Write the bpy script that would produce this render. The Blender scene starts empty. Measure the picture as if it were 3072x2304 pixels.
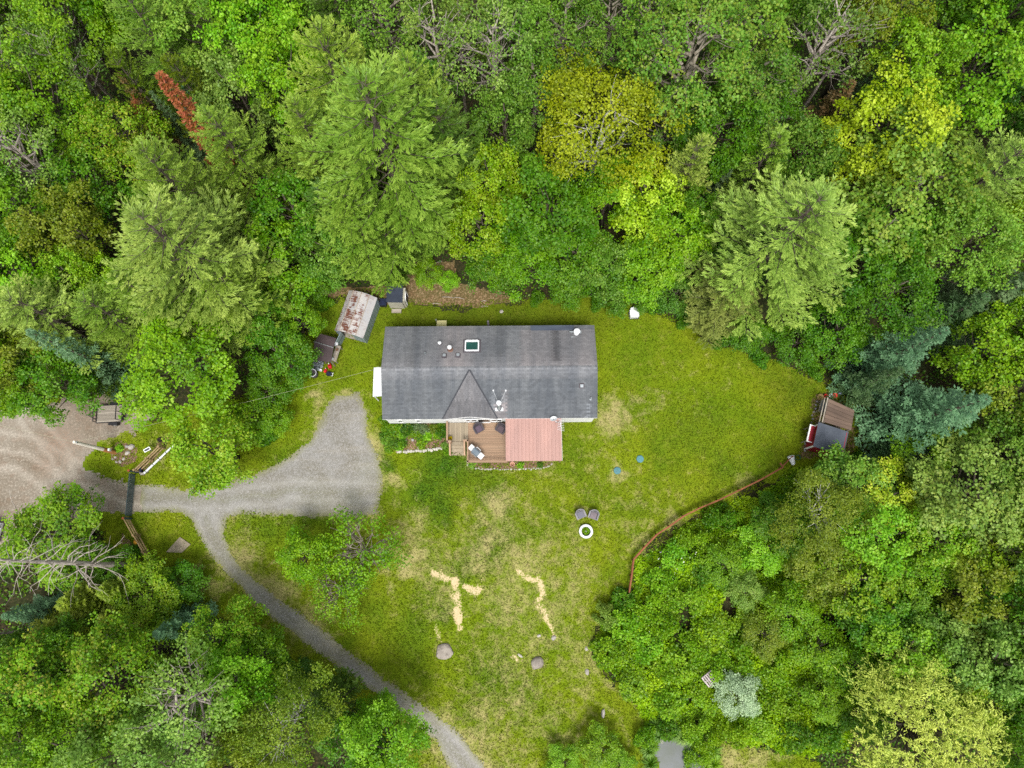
import bpy, math, random
import numpy as np
from mathutils import Vector, Matrix, Euler

R_ = math.radians
scene = bpy.context.scene
COL = scene.collection

# ------------------------------------------------------------------ camera, sky, sun, exposure
CAM_H, TILT = 60.0, R_(12.5)
cam_d = bpy.data.cameras.new("camera"); cam = bpy.data.objects.new("camera", cam_d); COL.objects.link(cam)
cam.location = (0, 0, CAM_H); cam.rotation_euler = (TILT, 0, 0)
cam_d.sensor_width = 36.0; cam_d.lens = 25.0; cam_d.clip_start = 0.5; cam_d.clip_end = 3000
scene.camera = cam
FPX = 25.0 / 36.0 * 3072

SUN_EL, SUN_AZ = R_(62), R_(178)          # azimuth from north, clockwise
world = bpy.data.worlds.new("World"); scene.world = world; world.use_nodes = True
wn = world.node_tree.nodes; wl = world.node_tree.links; wn.clear()
sky = wn.new("ShaderNodeTexSky"); sky.sky_type = 'NISHITA'; sky.sun_disc = False
sky.sun_elevation = SUN_EL; sky.sun_rotation = SUN_AZ
sky.air_density = 1.0; sky.dust_density = 3.0; sky.ozone_density = 1.0
hs = wn.new("ShaderNodeHueSaturation"); hs.inputs["Saturation"].default_value = 0.22
bg = wn.new("ShaderNodeBackground"); bg.inputs["Strength"].default_value = 0.105
wo = wn.new("ShaderNodeOutputWorld")
wl.new(sky.outputs[0], hs.inputs["Color"]); wl.new(hs.outputs[0], bg.inputs[0]); wl.new(bg.outputs[0], wo.inputs[0])
sun_d = bpy.data.lights.new("sun", 'SUN'); sun_d.energy = 1.5; sun_d.angle = R_(18); sun_d.color = (1.0, 0.96, 0.9)
sun = bpy.data.objects.new("sun", sun_d); COL.objects.link(sun)
sdir = Vector((math.sin(SUN_AZ) * math.cos(SUN_EL), math.cos(SUN_AZ) * math.cos(SUN_EL), math.sin(SUN_EL)))
sun.rotation_euler = sdir.to_track_quat('Z', 'Y').to_euler(); sun.location = sdir * 200
scene.view_settings.view_transform = 'Standard'; scene.view_settings.look = 'None'
scene.view_settings.gamma = 1.0; scene.view_settings.use_curve_mapping = False
scene.view_settings.exposure = 1.2
cy = scene.cycles
cy.max_bounces = 5; cy.diffuse_bounces = 3; cy.glossy_bounces = 2; cy.transmission_bounces = 4; cy.transparent_max_bounces = 4
cy.use_denoising = False; cy.caustics_reflective = False; cy.caustics_refractive = False
cy.sample_clamp_indirect = 4.0

# ------------------------------------------------------------------ measuring: photo pixel (3072 wide) at height z -> ground plan
def P(u, v, z=0.0):
    a = (u - 1536) / FPX; b = -(v - 1152) / FPX
    d = Vector((a, math.cos(TILT) * b + math.sin(TILT), math.sin(TILT) * b - math.cos(TILT)))
    t = (z - CAM_H) / d.z
    return Vector((d.x * t, d.y * t, z))
DS = 3072 / 2212
def PD(u, v, z=0.0): return P(u * DS, v * DS, z)
def ppm(v, z=0.0):                         # photo pixels per metre at image row v and height z
    b = (v - 1152) / FPX
    return FPX / ((CAM_H - z) / (math.cos(TILT) + b * math.sin(TILT)))

# ------------------------------------------------------------------ noise
_rt = np.random.default_rng(5).random((4, 256, 256))
def vnoise(x, y, k=0):
    xi = np.floor(x).astype(int); yi = np.floor(y).astype(int); fx = x - xi; fy = y - yi
    fx = fx * fx * (3 - 2 * fx); fy = fy * fy * (3 - 2 * fy); T = _rt[k % 4]
    g = lambda a, b: T[a & 255, b & 255]
    return (g(xi, yi) * (1 - fx) + g(xi + 1, yi) * fx) * (1 - fy) + (g(xi, yi + 1) * (1 - fx) + g(xi + 1, yi + 1) * fx) * fy
def fbm(x, y, s, o=4, k=0):
    r = 0; a = 0.5; t = 0
    for i in range(o):
        r = r + a * vnoise(x * s + 17.3 * i, y * s - 9.1 * i, k + i); t += a; a *= 0.5; s *= 2.03
    return r / t
def sdist(x, y, poly):                     # signed distance to polygon, positive inside
    p = np.array([(q[0], q[1]) for q in poly]); n = len(p)
    d = np.full(x.shape, 1e9); ins = np.zeros(x.shape, bool)
    for i in range(n):
        a = p[i]; b = p[(i + 1) % n]; e = b - a
        t = np.clip(((x - a[0]) * e[0] + (y - a[1]) * e[1]) / (e @ e + 1e-9), 0, 1)
        d = np.minimum(d, np.hypot(x - a[0] - t * e[0], y - a[1] - t * e[1]))
        if abs(e[1]) > 1e-9:
            c = ((a[1] > y) != (b[1] > y)) & (x < (b[0] - a[0]) * (y - a[1]) / e[1] + a[0])
            ins ^= c
    return np.where(ins, d, -d)
def ldist(x, y, pts):                      # distance to a polyline
    d = np.full(x.shape, 1e9)
    for a, b in zip(pts[:-1], pts[1:]):
        a = np.array(a[:2]); b = np.array(b[:2]); e = b - a
        t = np.clip(((x - a[0]) * e[0] + (y - a[1]) * e[1]) / (e @ e + 1e-9), 0, 1)
        d = np.minimum(d, np.hypot(x - a[0] - t * e[0], y - a[1] - t * e[1]))
    return d

# ------------------------------------------------------------------ objects
def tag(o, label=None, cat=None, group=None, kind=None):
    if label: o["label"] = label
    if cat: o["category"] = cat
    if group: o["group"] = group
    if kind: o["kind"] = kind
    return o
def thing(name, label, cat, loc=(0, 0, 0), rotz=0.0, group=None):
    o = bpy.data.objects.new(name, None); COL.objects.link(o)
    o.empty_display_size = 0.3; o.location = loc; o.rotation_euler = (0, 0, rotz)
    return tag(o, label, cat, group)
class MB:
    def __init__(s): s.v = []; s.f = []
    def _m(s, pts, M):
        if M is not None: pts = [M @ Vector(p) for p in pts]
        k = len(s.v); s.v += [tuple(p) for p in pts]; return k
    def box(s, c, d, M=None, rz=0.0):
        x, y, z = d[0] / 2, d[1] / 2, d[2] / 2; co, si = math.cos(rz), math.sin(rz)
        pts = [Vector((c[0] + a * x * co - b * y * si, c[1] + a * x * si + b * y * co, c[2] + e * z)) for e in (-1, 1) for a, b in ((-1, -1), (1, -1), (1, 1), (-1, 1))]
        k = s._m(pts, M)
        s.f += [(k + 3, k + 2, k + 1, k), (k + 4, k + 5, k + 6, k + 7)] + [(k + i, k + (i + 1) % 4, k + 4 + (i + 1) % 4, k + 4 + i) for i in range(4)]
        return s
    def beam(s, a, b, w, h, up=(0, 0, 1)):
        a = Vector(a); b = Vector(b); d = b - a; L = d.length; d.normalize(); up = Vector(up)
        if abs(d.dot(up)) > 0.98: up = Vector((0, 1, 0))
        sx = d.cross(up).normalized(); u = sx.cross(d)
        M = Matrix((sx, d, u)).transposed().to_4x4(); M.translation = (a + b) / 2
        return s.box((0, 0, 0), (w, L, h), M)
    def tube(s, pts, rad, n=6, cap=True, M=None):
        pts = [Vector(p) for p in pts]
        if not hasattr(rad, "__len__"): rad = [rad] * len(pts)
        rings = []
        d0 = (pts[1] - pts[0]).normalized(); ref = Vector((1, 0, 0)) if abs(d0.x) < 0.8 else Vector((0, 1, 0))
        for i, p in enumerate(pts):
            d = (pts[min(i + 1, len(pts) - 1)] - pts[max(i - 1, 0)]).normalized()
            a = d.cross(ref).normalized(); b = d.cross(a)
            rings.append(s._m([p + (a * math.cos(2 * math.pi * j / n) + b * math.sin(2 * math.pi * j / n)) * rad[i] for j in range(n)], M))
        for r0, r1 in zip(rings[:-1], rings[1:]):
            s.f += [(r0 + j, r1 + j, r1 + (j + 1) % n, r0 + (j + 1) % n) for j in range(n)]
        if cap: s.f += [tuple(rings[0] + j for j in range(n)), tuple(rings[-1] + n - 1 - j for j in range(n))]
        return s
    def lathe(s, prof, n=16, c=(0, 0, 0), M=None, close=True):
        rs = []
        for r, z in prof:
            rs.append(s._m([Vector((c[0] + r * math.cos(2 * math.pi * j / n), c[1] + r * math.sin(2 * math.pi * j / n), c[2] + z)) for j in range(n)], M))
        for a, b in zip(rs[:-1], rs[1:]): s.f += [(a + j, a + (j + 1) % n, b + (j + 1) % n, b + j) for j in range(n)]
        if close: s.f += [tuple(rs[0] + n - 1 - j for j in range(n)), tuple(rs[-1] + j for j in range(n))]
        return s
    def poly(s, pts, M=None):
        k = s._m([Vector(p) for p in pts], M); s.f.append(tuple(range(k, k + len(pts)))); return s
    def prism(s, pts, off, M=None):          # extrude a planar polygon by a vector
        off = Vector(off); n = len(pts)
        k = s._m([Vector(p) for p in pts] + [Vector(p) + off for p in pts], M)
        s.f += [tuple(k + n - 1 - i for i in range(n)), tuple(k + n + i for i in range(n))]
        s.f += [(k + i, k + (i + 1) % n, k + n + (i + 1) % n, k + n + i) for i in range(n)]
        return s
    def rock(s, c, d, seed, rz=0.0):
        rg = np.random.default_rng(seed); ph = (1 + 5 ** 0.5) / 2
        V = np.array([(-1, ph, 0), (1, ph, 0), (-1, -ph, 0), (1, -ph, 0), (0, -1, ph), (0, 1, ph), (0, -1, -ph), (0, 1, -ph), (ph, 0, -1), (ph, 0, 1), (-ph, 0, -1), (-ph, 0, 1)], float)
        F = [(0, 11, 5), (0, 5, 1), (0, 1, 7), (0, 7, 10), (0, 10, 11), (1, 5, 9), (5, 11, 4), (11, 10, 2), (10, 7, 6), (7, 1, 8), (3, 9, 4), (3, 4, 2), (3, 2, 6), (3, 6, 8), (3, 8, 9), (4, 9, 5), (2, 4, 11), (6, 2, 10), (8, 6, 7), (9, 8, 1)]
        V /= np.linalg.norm(V[0]); V *= (0.8 + 0.35 * rg.random((12, 1)))
        co, si = math.cos(rz), math.sin(rz); V = V * np.array(d) / 2
        V = np.stack([V[:, 0] * co - V[:, 1] * si, V[:, 0] * si + V[:, 1] * co, V[:, 2]], 1) + np.array(c)
        k = len(s.v); s.v += [tuple(p) for p in V]; s.f += [tuple(k + i for i in t) for t in F]; return s
    def boulder(s, d, seed, rz=0.0):         # weathered rock: a flattened, faceted and pitted block
        import bmesh
        bm = bmesh.new(); bmesh.ops.create_icosphere(bm, subdivisions=3, radius=.5); rg = np.random.default_rng(seed); pl = rg.normal(size=(9, 3)); pl /= np.linalg.norm(pl, axis=1, keepdims=True); k = len(s.v)
        for v in bm.verts:
            c = np.array(v.co); c *= min([1.0] + [.40 / (c @ p) for p in pl if c @ p > .40]); q = c * 9 + seed; c = c * (1 + .10 * (float(vnoise(np.array([q[0]]), np.array([q[1] + q[2]]), 1)[0]) - .5))
            x, y = c[0] * d[0], c[1] * d[1]; s.v.append((x * math.cos(rz) - y * math.sin(rz), x * math.sin(rz) + y * math.cos(rz), (c[2] + .12) * d[2]))
        s.f += [tuple(k + v.index for v in f.verts) for f in bm.faces]; bm.free(); return s
    def build(s, name, m, parent=None, smooth=False):
        me = bpy.data.meshes.new(name); me.from_pydata(s.v, [], s.f); me.update()
        if smooth: me.shade_smooth()
        if m: me.materials.append(m)
        o = bpy.data.objects.new(name, me); COL.objects.link(o)
        if parent: o.parent = parent
        return o
def np_mesh(name, V, Q, m, attrs=None, domain='FACE'):
    """V (n,3), Q (m,4) or (m,3) numpy; attrs {name: array}"""
    k = Q.shape[1]; me = bpy.data.meshes.new(name)
    me.vertices.add(len(V)); me.vertices.foreach_set("co", np.ascontiguousarray(V, np.float32).ravel())
    me.loops.add(Q.size); me.loops.foreach_set("vertex_index", np.ascontiguousarray(Q, np.int32).ravel())
    me.polygons.add(len(Q)); me.polygons.foreach_set("loop_start", np.arange(0, Q.size, k, dtype=np.int32))
    me.update(calc_edges=True)
    for a, d in (attrs or {}).items():
        at = me.attributes.new(a, 'FLOAT', domain); at.data.foreach_set("value", np.ascontiguousarray(d, np.float32))
    me.materials.append(m)
    return me
def link(name, me, parent=None):
    o = bpy.data.objects.new(name, me); COL.objects.link(o)
    if parent: o.parent = parent
    return o
def dup(root, loc, rotz, label=None):
    r = root.copy(); COL.objects.link(r); r.location = loc; r.rotation_euler = (0, 0, rotz)
    if label: r["label"] = label
    for ch in list(root.children):
        c = ch.copy(); COL.objects.link(c); c.parent = r
        for g in list(ch.children):
            d = g.copy(); COL.objects.link(d); d.parent = c
    return r

# ------------------------------------------------------------------ materials
class NT:
    def __init__(s, name):
        s.m = bpy.data.materials.new(name); s.m.use_nodes = True; s.t = s.m.node_tree; s.t.nodes.clear()
        s.out = s.n("ShaderNodeOutputMaterial")
    def n(s, typ, **kw):
        x = s.t.nodes.new(typ)
        for k, v in kw.items(): setattr(x, k, v)
        return x
    def set(s, x, i, val):
        if hasattr(val, "bl_idname") or isinstance(val, bpy.types.NodeSocket): s.t.links.new(val, x.inputs[i])
        elif val is not None: x.inputs[i].default_value = val
    def pos(s): return s.n("ShaderNodeNewGeometry").outputs["Position"]
    def obj(s): return s.n("ShaderNodeTexCoord").outputs["Object"]
    def mapv(s, vec, sc, rot=(0, 0, 0)):
        x = s.n("ShaderNodeMapping"); s.set(x, "Vector", vec); x.inputs["Scale"].default_value = sc; x.inputs["Rotation"].default_value = rot; return x.outputs[0]
    def noise(s, vec, sc, det=4, rough=0.55, dist=0.0):
        x = s.n("ShaderNodeTexNoise"); s.set(x, "Vector", vec); x.inputs["Scale"].default_value = sc; x.inputs["Detail"].default_value = det
        x.inputs["Roughness"].default_value = rough; x.inputs["Distortion"].default_value = dist; return x.outputs[0]
    def math(s, op, a, b=None, c=None, clamp=False):
        x = s.n("ShaderNodeMath", operation=op, use_clamp=clamp); s.set(x, 0, a)
        if b is not None: s.set(x, 1, b)
        if c is not None: s.set(x, 2, c)
        return x.outputs[0]
    def rng(s, v, a, b, c=0.0, d=1.0):
        x = s.n("ShaderNodeMapRange"); s.set(x, 0, v)
        for i, q in enumerate((a, b, c, d)): x.inputs[i + 1].default_value = q
        return x.outputs[0]
    def mix(s, f, a, b, mode='MIX'):
        x = s.n("ShaderNodeMix", data_type='RGBA', blend_type=mode); s.set(x, 0, f)
        s.set(x, 6, (*a, 1) if isinstance(a, tuple) else a); s.set(x, 7, (*b, 1) if isinstance(b, tuple) else b); return x.outputs[2]
    def attr(s, name): return s.n("ShaderNodeAttribute", attribute_name=name).outputs["Fac"]
    def hsv(s, c, h=0.5, sa=1.0, v=1.0):
        x = s.n("ShaderNodeHueSaturation"); s.set(x, "Hue", h); s.set(x, "Saturation", sa); s.set(x, "Value", v)
        s.set(x, "Color", (*c, 1) if isinstance(c, tuple) else c); return x.outputs[0]
    def bump(s, h, st=0.4, d=0.02):
        x = s.n("ShaderNodeBump"); s.set(x, "Height", h); x.inputs["Strength"].default_value = st; x.inputs["Distance"].default_value = d; return x.outputs[0]
    def bsdf(s, col, rough=0.8, metal=0.0, spec=0.3, nrm=None):
        x = s.n("ShaderNodeBsdfPrincipled"); s.set(x, "Base Color", (*col, 1) if isinstance(col, tuple) else col)
        s.set(x, "Roughness", rough); s.set(x, "Metallic", metal); s.set(x, "Specular IOR Level", spec)
        if nrm is not None: s.set(x, "Normal", nrm)
        s.t.links.new(x.outputs[0], s.out.inputs[0]); return x
def sr(r, g, b):                            # sRGB 0-255 -> linear
    f = lambda c: (c / 255 / 12.92) if c / 255 <= 0.04045 else ((c / 255 + 0.055) / 1.055) ** 2.4
    return (f(r), f(g), f(b))
def mat(name, c, c2=None, scale=3.0, rough=0.7, metal=0.0, spec=0.3, bump=0.2, bsc=30.0, pv=0.12, aniso=(1, 1, 1)):
    """general weathered material: two-tone noise, per-object variation, fine bump"""
    t = NT(name); p = t.obj(); c2 = c2 or tuple(x * 0.7 for x in c)
    oi = t.n("ShaderNodeObjectInfo").outputs["Random"]
    q = t.n("ShaderNodeVectorMath", operation='ADD'); t.set(q, 0, p); t.set(q, 1, oi)
    f = t.rng(t.noise(t.mapv(q.outputs[0], aniso), scale, 5, 0.6), 0.35, 0.7)
    col = t.hsv(t.mix(f, c, c2), v=t.rng(oi, 0, 1, 1 - pv, 1 + pv))
    nr = t.bump(t.noise(t.mapv(p, aniso), bsc, 3), bump, 0.01) if bump else None
    t.bsdf(col, rough, metal, spec, nr); return t.m
# ------------------------------------------------------------------ ground, lawn, drive
def zpx(pts, z=0.0): return [PD(a, b, z) for a, b in pts]
LAWN = zpx([(680, 655), (740, 640), (800, 625), (860, 640), (900, 655), (1000, 662), (1090, 650), (1300, 640), (1450, 690), (1560, 745), (1700, 795), (1800, 830), (1850, 870), (1850, 990), (1720, 1010),
            (1600, 1070), (1500, 1125), (1410, 1180), (1366, 1225), (1362, 1290), (1320, 1330), (1285, 1390), (1290, 1440), (1360, 1500), (1400, 1550), (1500, 1565), (1640, 1620), (1760, 1640), (1830, 1720),
            (860, 1720), (620, 1470), (500, 1350), (330, 1290), (250, 1210), (200, 1105), (100, 1105), (100, 860), (300, 850), (330, 900), (470, 870), (560, 850), (620, 790), (660, 700)])
YARD = zpx([(-160, 890), (40, 882), (130, 858), (200, 840), (300, 860), (335, 905), (290, 935), (225, 958), (190, 1000), (215, 1030), (290, 1046), (360, 1050), (365, 1105), (270, 1112), (205, 1112), (90, 1130), (-160, 1300)])
DRIVE = zpx([(300, 1046), (380, 1052), (470, 1047), (545, 1022), (610, 995), (665, 950), (690, 905), (702, 872), (724, 850), (775, 846), (798, 890), (798, 940), (822, 985), (828, 1040), (820, 1110), (760, 1122), (640, 1122), (520, 1110), (494, 1120), (486, 1150), (498, 1185), (525, 1222),
             (575, 1266), (625, 1306), (690, 1350), (737, 1390), (800, 1438), (870, 1490), (937, 1536), (1000, 1590), (1065, 1670), (1090, 1720), (1000, 1720), (937, 1602), (830, 1518), (737, 1446), (640, 1380), (550, 1306), (490, 1245), (452, 1200), (424, 1150), (404, 1118), (370, 1106), (300, 1110)])
TRACK_SAND = [([(938, 1238), (960, 1250), (985, 1256), (988, 1300), (992, 1352)], 0.34), ([(1008, 1268), (1030, 1275)], 0.4), ([(1122, 1238), (1140, 1252), (1166, 1250), (1172, 1280), (1165, 1300)], 0.30),
              ([(1160, 1310), (1174, 1312), (1180, 1340), (1196, 1374)], 0.26), ([(940, 1352), (950, 1380)], 0.25), ([(1016, 1240), (1020, 1262)], 0.14), ([(1040, 1250), (1042, 1275)], 0.13), ([(1108, 1418), (1122, 1428)], 0.25), ([(1398, 1528), (1412, 1530)], 0.4)]
DRYS = [(1075, 1090, 60, .8), (1020, 1130, 40, .6), (1120, 1210, 80, .75), (1045, 1195, 60, .7), (900, 1215, 60, .8), (960, 1290, 90, .55), (1100, 1300, 110, .6), (1250, 1250, 80, .5), (1200, 1180, 90, .5), (1330, 895, 55, .8), (1400, 870, 40, .5), (1345, 1012, 34, .75), (1352, 1006, 20, .9), (1390, 1170, 80, .5),
        (1480, 1118, 60, .6), (1600, 1055, 50, .4), (1260, 1420, 90, .55), (1120, 1500, 130, .5), (1050, 1570, 120, .55), (1200, 1560, 120, .45), (860, 1030, 40, .7), (800, 950, 40, .8), (795, 1000, 40, .8), (750, 880, 40, .6), (690, 850, 25, .8), (700, 900, 30, .5), (530, 1190, 60, .6), (600, 1270, 60, .65), (680, 1330, 60, .5), (470, 1260, 40, .6),
        (900, 1130, 50, .6), (870, 1160, 50, .6), (1000, 1000, 30, .5), (1180, 1010, 60, .4), (1500, 830, 120, .2), (1560, 1660, 120, .7), (1640, 1640, 70, .7), (840, 935, 14, .9), (1290, 1400, 30, .9), (1150, 1400, 90, .5), (780, 1130, 60, .4), (1250, 890, 60, .35), (420, 1240, 40, .5), (240, 930, 40, .7), (350, 960, 40, .5), (330, 1000, 30, .6), (1330, 1370, 40, .6), (1080, 1160, 150, .52), (1180, 1300, 200, .5), (960, 1230, 130, .5), (1240, 1130, 120, .35), (1100, 1440, 200, .42), (1060, 1600, 200, .46), (1300, 1000, 120, .3), (1380, 1100, 120, .32), (860, 1180, 90, .45), (560, 1240, 80, .4)]
LUSH = [(960, 1010, 70, .9), (930, 1070, 60, .9), (1010, 1015, 50, .6), (1050, 1060, 60, .5), (1060, 1180, 60, .6), (960, 1100, 50, .8), (1000, 1230, 40, .5), (900, 1360, 70, .4), (820, 990, 20, .8), (1500, 920, 80, .35), (1580, 1000, 60, .3), (1080, 1470, 70, .4), (960, 1330, 40, .6), (640, 1100, 60, .6), (560, 1130, 50, .5), (620, 1000, 50, .5)]
DARK = [(900, 690, 90, .8), (1000, 690, 90, .8), (1100, 690, 90, .8), (1200, 690, 90, .7), (1280, 690, 60, .5), (1700, 850, 60, .5), (1760, 930, 50, .6), (800, 720, 40, .5), (740, 800, 30, .3), (310, 1150, 30, .5)]  # patches of darker olive grass, mostly the strip behind the house

def blobs(x, y, L):
    r = np.zeros_like(x)
    for a, b, rad, s in L:
        c = PD(a, b); rm = rad * DS / ppm(b * DS)
        r = np.maximum(r, s * np.exp(-((x - c.x) ** 2 + (y - c.y) ** 2) / (rm * rm) * 1.3))
    return r
def lawn_masks(x, y):
    w = (fbm(x, y, 0.5, 3, 1) - 0.5) * 3
    dry = blobs(x + w, y + w, DRYS)
    for L in ([(1310, 1470), (1358, 1508), (1390, 1560), (1402, 1620), (1400, 1690)], [(1240, 1490), (1330, 1540), (1362, 1610), (1366, 1690)]): dry = dry + .34 * np.exp(-((ldist(x + w * .3, y, zpx(L)) / .22) ** 2))
    dry = dry + 0.25 * np.exp(-np.maximum(0, -sdist(x, y, DRIVE)) / 0.7)
    sand = np.zeros_like(x); wx = (fbm(x, y, 2.2, 3, 2) - 0.5) * 0.5
    for L, wd in TRACK_SAND: sand = np.maximum(sand, np.clip((wd * 1.7 - ldist(x + wx, y - wx, zpx(L))) / 0.6, 0, .78))
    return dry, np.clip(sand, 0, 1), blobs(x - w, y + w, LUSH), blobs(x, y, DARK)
def sheet(name, poly, z, cell, m, rag=0.6, nscale=0.5, kind='structure', attrs=None, relief=0.0):
    xs = [p[0] for p in poly]; ys = [p[1] for p in poly]
    nx = int((max(xs) - min(xs) + 2) / cell); ny = int((max(ys) - min(ys) + 2) / cell)
    X, Y = np.meshgrid(min(xs) - 1 + np.arange(nx) * cell, min(ys) - 1 + np.arange(ny) * cell)
    jx = (vnoise(X * 7, Y * 7, 0) - 0.5) * cell * 0.7; X = X + jx; Y = Y + (vnoise(X * 7 + 50, Y * 7, 1) - 0.5) * cell * 0.7
    sd = sdist(X, Y, poly) + (fbm(X, Y, nscale, 4, 3) - 0.5) * 2 * rag + (fbm(X, Y, 3.0, 2, 2) - 0.5) * rag * 0.6
    keep = (sd > 0); c = keep[:-1, :-1] & keep[1:, :-1] & keep[:-1, 1:] & keep[1:, 1:]
    idx = np.arange(nx * ny).reshape(ny, nx)
    Q = np.stack([idx[:-1, :-1][c], idx[:-1, 1:][c], idx[1:, 1:][c], idx[1:, :-1][c]], 1)
    used = np.unique(Q); re = np.full(nx * ny, -1); re[used] = np.arange(len(used)); Q = re[Q]
    x = X.ravel()[used]; y = Y.ravel()[used]; Z = np.full(len(used), z)
    if relief: Z = Z + (fbm(x, y, 1.2, 3, 0)) * relief
    at = attrs(x, y) if attrs else {}
    at["edge"] = np.clip(sd.ravel()[used], 0, 2)
    me = np_mesh(name, np.stack([x, y, Z], 1), Q, m, at, 'POINT')
    return tag(link(name, me), kind=kind)

def lawn_mat(name, tuft=False):
    t = NT(name); p = t.pos()
    n1 = t.noise(p, 0.22, 5, 0.6); n2 = t.noise(p, 1.1, 7, 0.72, 0.4); n3 = t.noise(p, 7.0, 4, 0.7); n4 = t.noise(p, 0.06, 3, 0.5)
    a, b, c = sr(110, 124, 18), sr(88, 110, 16), sr(130, 132, 46)
    g = t.mix(t.rng(n1, 0.36, 0.62), b, a)
    g = t.mix(t.rng(n2, 0.5, 0.78, 0, 0.75), g, c)
    g = t.mix(t.rng(n4, 0.45, 0.7, 0, 0.5), g, sr(100, 124, 8))
    g = t.mix(t.math('MULTIPLY', t.attr("lush"), t.rng(n2, 0.3, 0.6, 0.5, 1.0)), g, sr(50, 90, 18))
    g = t.mix(t.math('MULTIPLY', t.attr("dark_grass"), 0.75), g, sr(62, 72, 14))
    d = t.math('ADD', t.attr("dry"), t.math('ADD', t.math('MULTIPLY', t.math('SUBTRACT', n2, 0.5), 1.9), t.math('MULTIPLY', t.math('SUBTRACT', n3, 0.5), 0.9)))
    dm = t.rng(d, 0.28, 0.85); dm.node.clamp = True
    g = t.mix(t.math('MULTIPLY', dm, 0.8), g, sr(158, 148, 100))
    bare = t.rng(t.math('ADD', d, t.math('MULTIPLY', t.math('SUBTRACT', n3, 0.5), 1.0)), 1.0, 1.5)
    g = t.mix(t.math('MULTIPLY', bare, 0.6), g, sr(158, 142, 118))
    sd = t.rng(t.math('ADD', t.attr("sand"), t.math('ADD', t.math('MULTIPLY', t.math('SUBTRACT', n3, 0.5), 1.6), t.math('MULTIPLY', t.math('SUBTRACT', n2, 0.5), 1.8))), 0.45, 0.75)
    g = t.mix(sd, g, sr(192, 172, 134))
    g = t.hsv(g, v=t.rng(n3, 0.25, 0.75, 0.84, 1.16))
    if tuft: g = t.hsv(g, h=t.rng(t.attr("rnd"), 0, 1, 0.488, 0.51), v=t.rng(t.attr("rnd"), 0, 1, 0.9, 1.25))
    t.bsdf(g, 0.9, 0, 0.1, None if tuft else t.bump(n3, 0.8, 0.05)); return t.m
M_LAWN = lawn_mat("lawn_turf"); M_TUFT = lawn_mat("grass_blades", True)

def soil_mat(name, a, b, c, s1=0.6, s2=9.0, bump=0.6, speck=None, tracks=False):
    t = NT(name); p = t.pos()
    n1 = t.noise(p, s1, 6, 0.65, 0.3); n2 = t.noise(p, s2, 5, 0.7)
    g = t.mix(t.rng(n1, 0.35, 0.65), a, b); g = t.mix(t.rng(n2, 0.52, 0.72), g, c)
    if speck:
        v = t.n("ShaderNodeTexVoronoi"); t.set(v, "Vector", p); v.inputs["Scale"].default_value = speck[1]
        g = t.mix(t.rng(t.math('MULTIPLY', v.outputs["Color"], 1.0), 0.55, 1.0, 0, speck[2]), g, speck[0])
    if tracks: g = t.mix(t.math('MULTIPLY', t.attr('track'), t.rng(n2, .3, .7, .3, .9)), g, sr(168, 160, 148)); g = t.mix(t.math('MULTIPLY', t.attr('leafy'), t.rng(n2, .4, .6, .1, .9)), g, sr(124, 88, 66))
    g = t.hsv(g, v=t.rng(n2, 0.25, 0.75, 0.75, 1.25))
    t.bsdf(g, 0.95, 0, 0.15, t.bump(n2, bump, 0.05)); return t.m
M_FLOOR = soil_mat("forest_floor", sr(50, 44, 28), sr(40, 52, 24), sr(84, 70, 48), 0.5, 5.0)
M_SOIL = soil_mat("bare_soil", sr(104, 84, 58), sr(84, 80, 44), sr(142, 112, 86), 0.9, 6.0, speck=(sr(176, 150, 120), 9.0, 0.6))
M_MULCH = soil_mat("mulch", sr(112, 86, 68), sr(92, 78, 58), sr(158, 124, 104), 1.6, 9.0, speck=(sr(182, 148, 130), 12.0, 0.6))
M_YARD = soil_mat("dirt_gravel", sr(140, 132, 120), sr(116, 106, 92), sr(156, 148, 136), 0.25, 6.0, 0.4, (sr(120, 92, 72), 2.2, .3), True)
def drive_mat():
    t = NT("driveway_gravel"); p = t.pos()
    n1 = t.noise(p, 0.3, 5, 0.6, 0.5); n2 = t.noise(p, 9, 4, 0.75); n0 = t.noise(t.mapv(p, (0.12, 1.3, 1)), 1.0, 5, 0.6)
    v = t.n("ShaderNodeTexVoronoi"); t.set(v, "Vector", p); v.inputs["Scale"].default_value = 11
    g = t.mix(t.rng(n1, 0.35, 0.65), sr(132, 130, 126), sr(114, 110, 100))
    g = t.mix(t.rng(n0, 0.5, 0.75, 0, 0.5), g, sr(146, 140, 128))
    g = t.mix(t.rng(v.outputs["Color"], 0.35, 1.0, 0, 0.5), g, sr(170, 168, 168))
    g = t.mix(t.rng(n2, 0.55, 0.8, 0, 0.8), g, sr(84, 82, 78))
    g = t.mix(t.math('MULTIPLY', t.attr('track'), .28), g, sr(168, 166, 160)); g = t.mix(t.math('MULTIPLY', t.attr('strip'), t.rng(n2, .38, .62, 0, .65)), g, sr(112, 114, 66))
    e = t.rng(t.math('ADD', t.attr("edge"), t.math('MULTIPLY', t.math('SUBTRACT', n2, 0.5), 1.6)), 0.0, 0.7, 0.75, 0.0)
    g = t.mix(e, g, sr(122, 122, 76))
    t.bsdf(g, 0.95, 0, 0.15, t.bump(n2, 0.6, 0.05)); return t.m
M_DRIVE = drive_mat()

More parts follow.
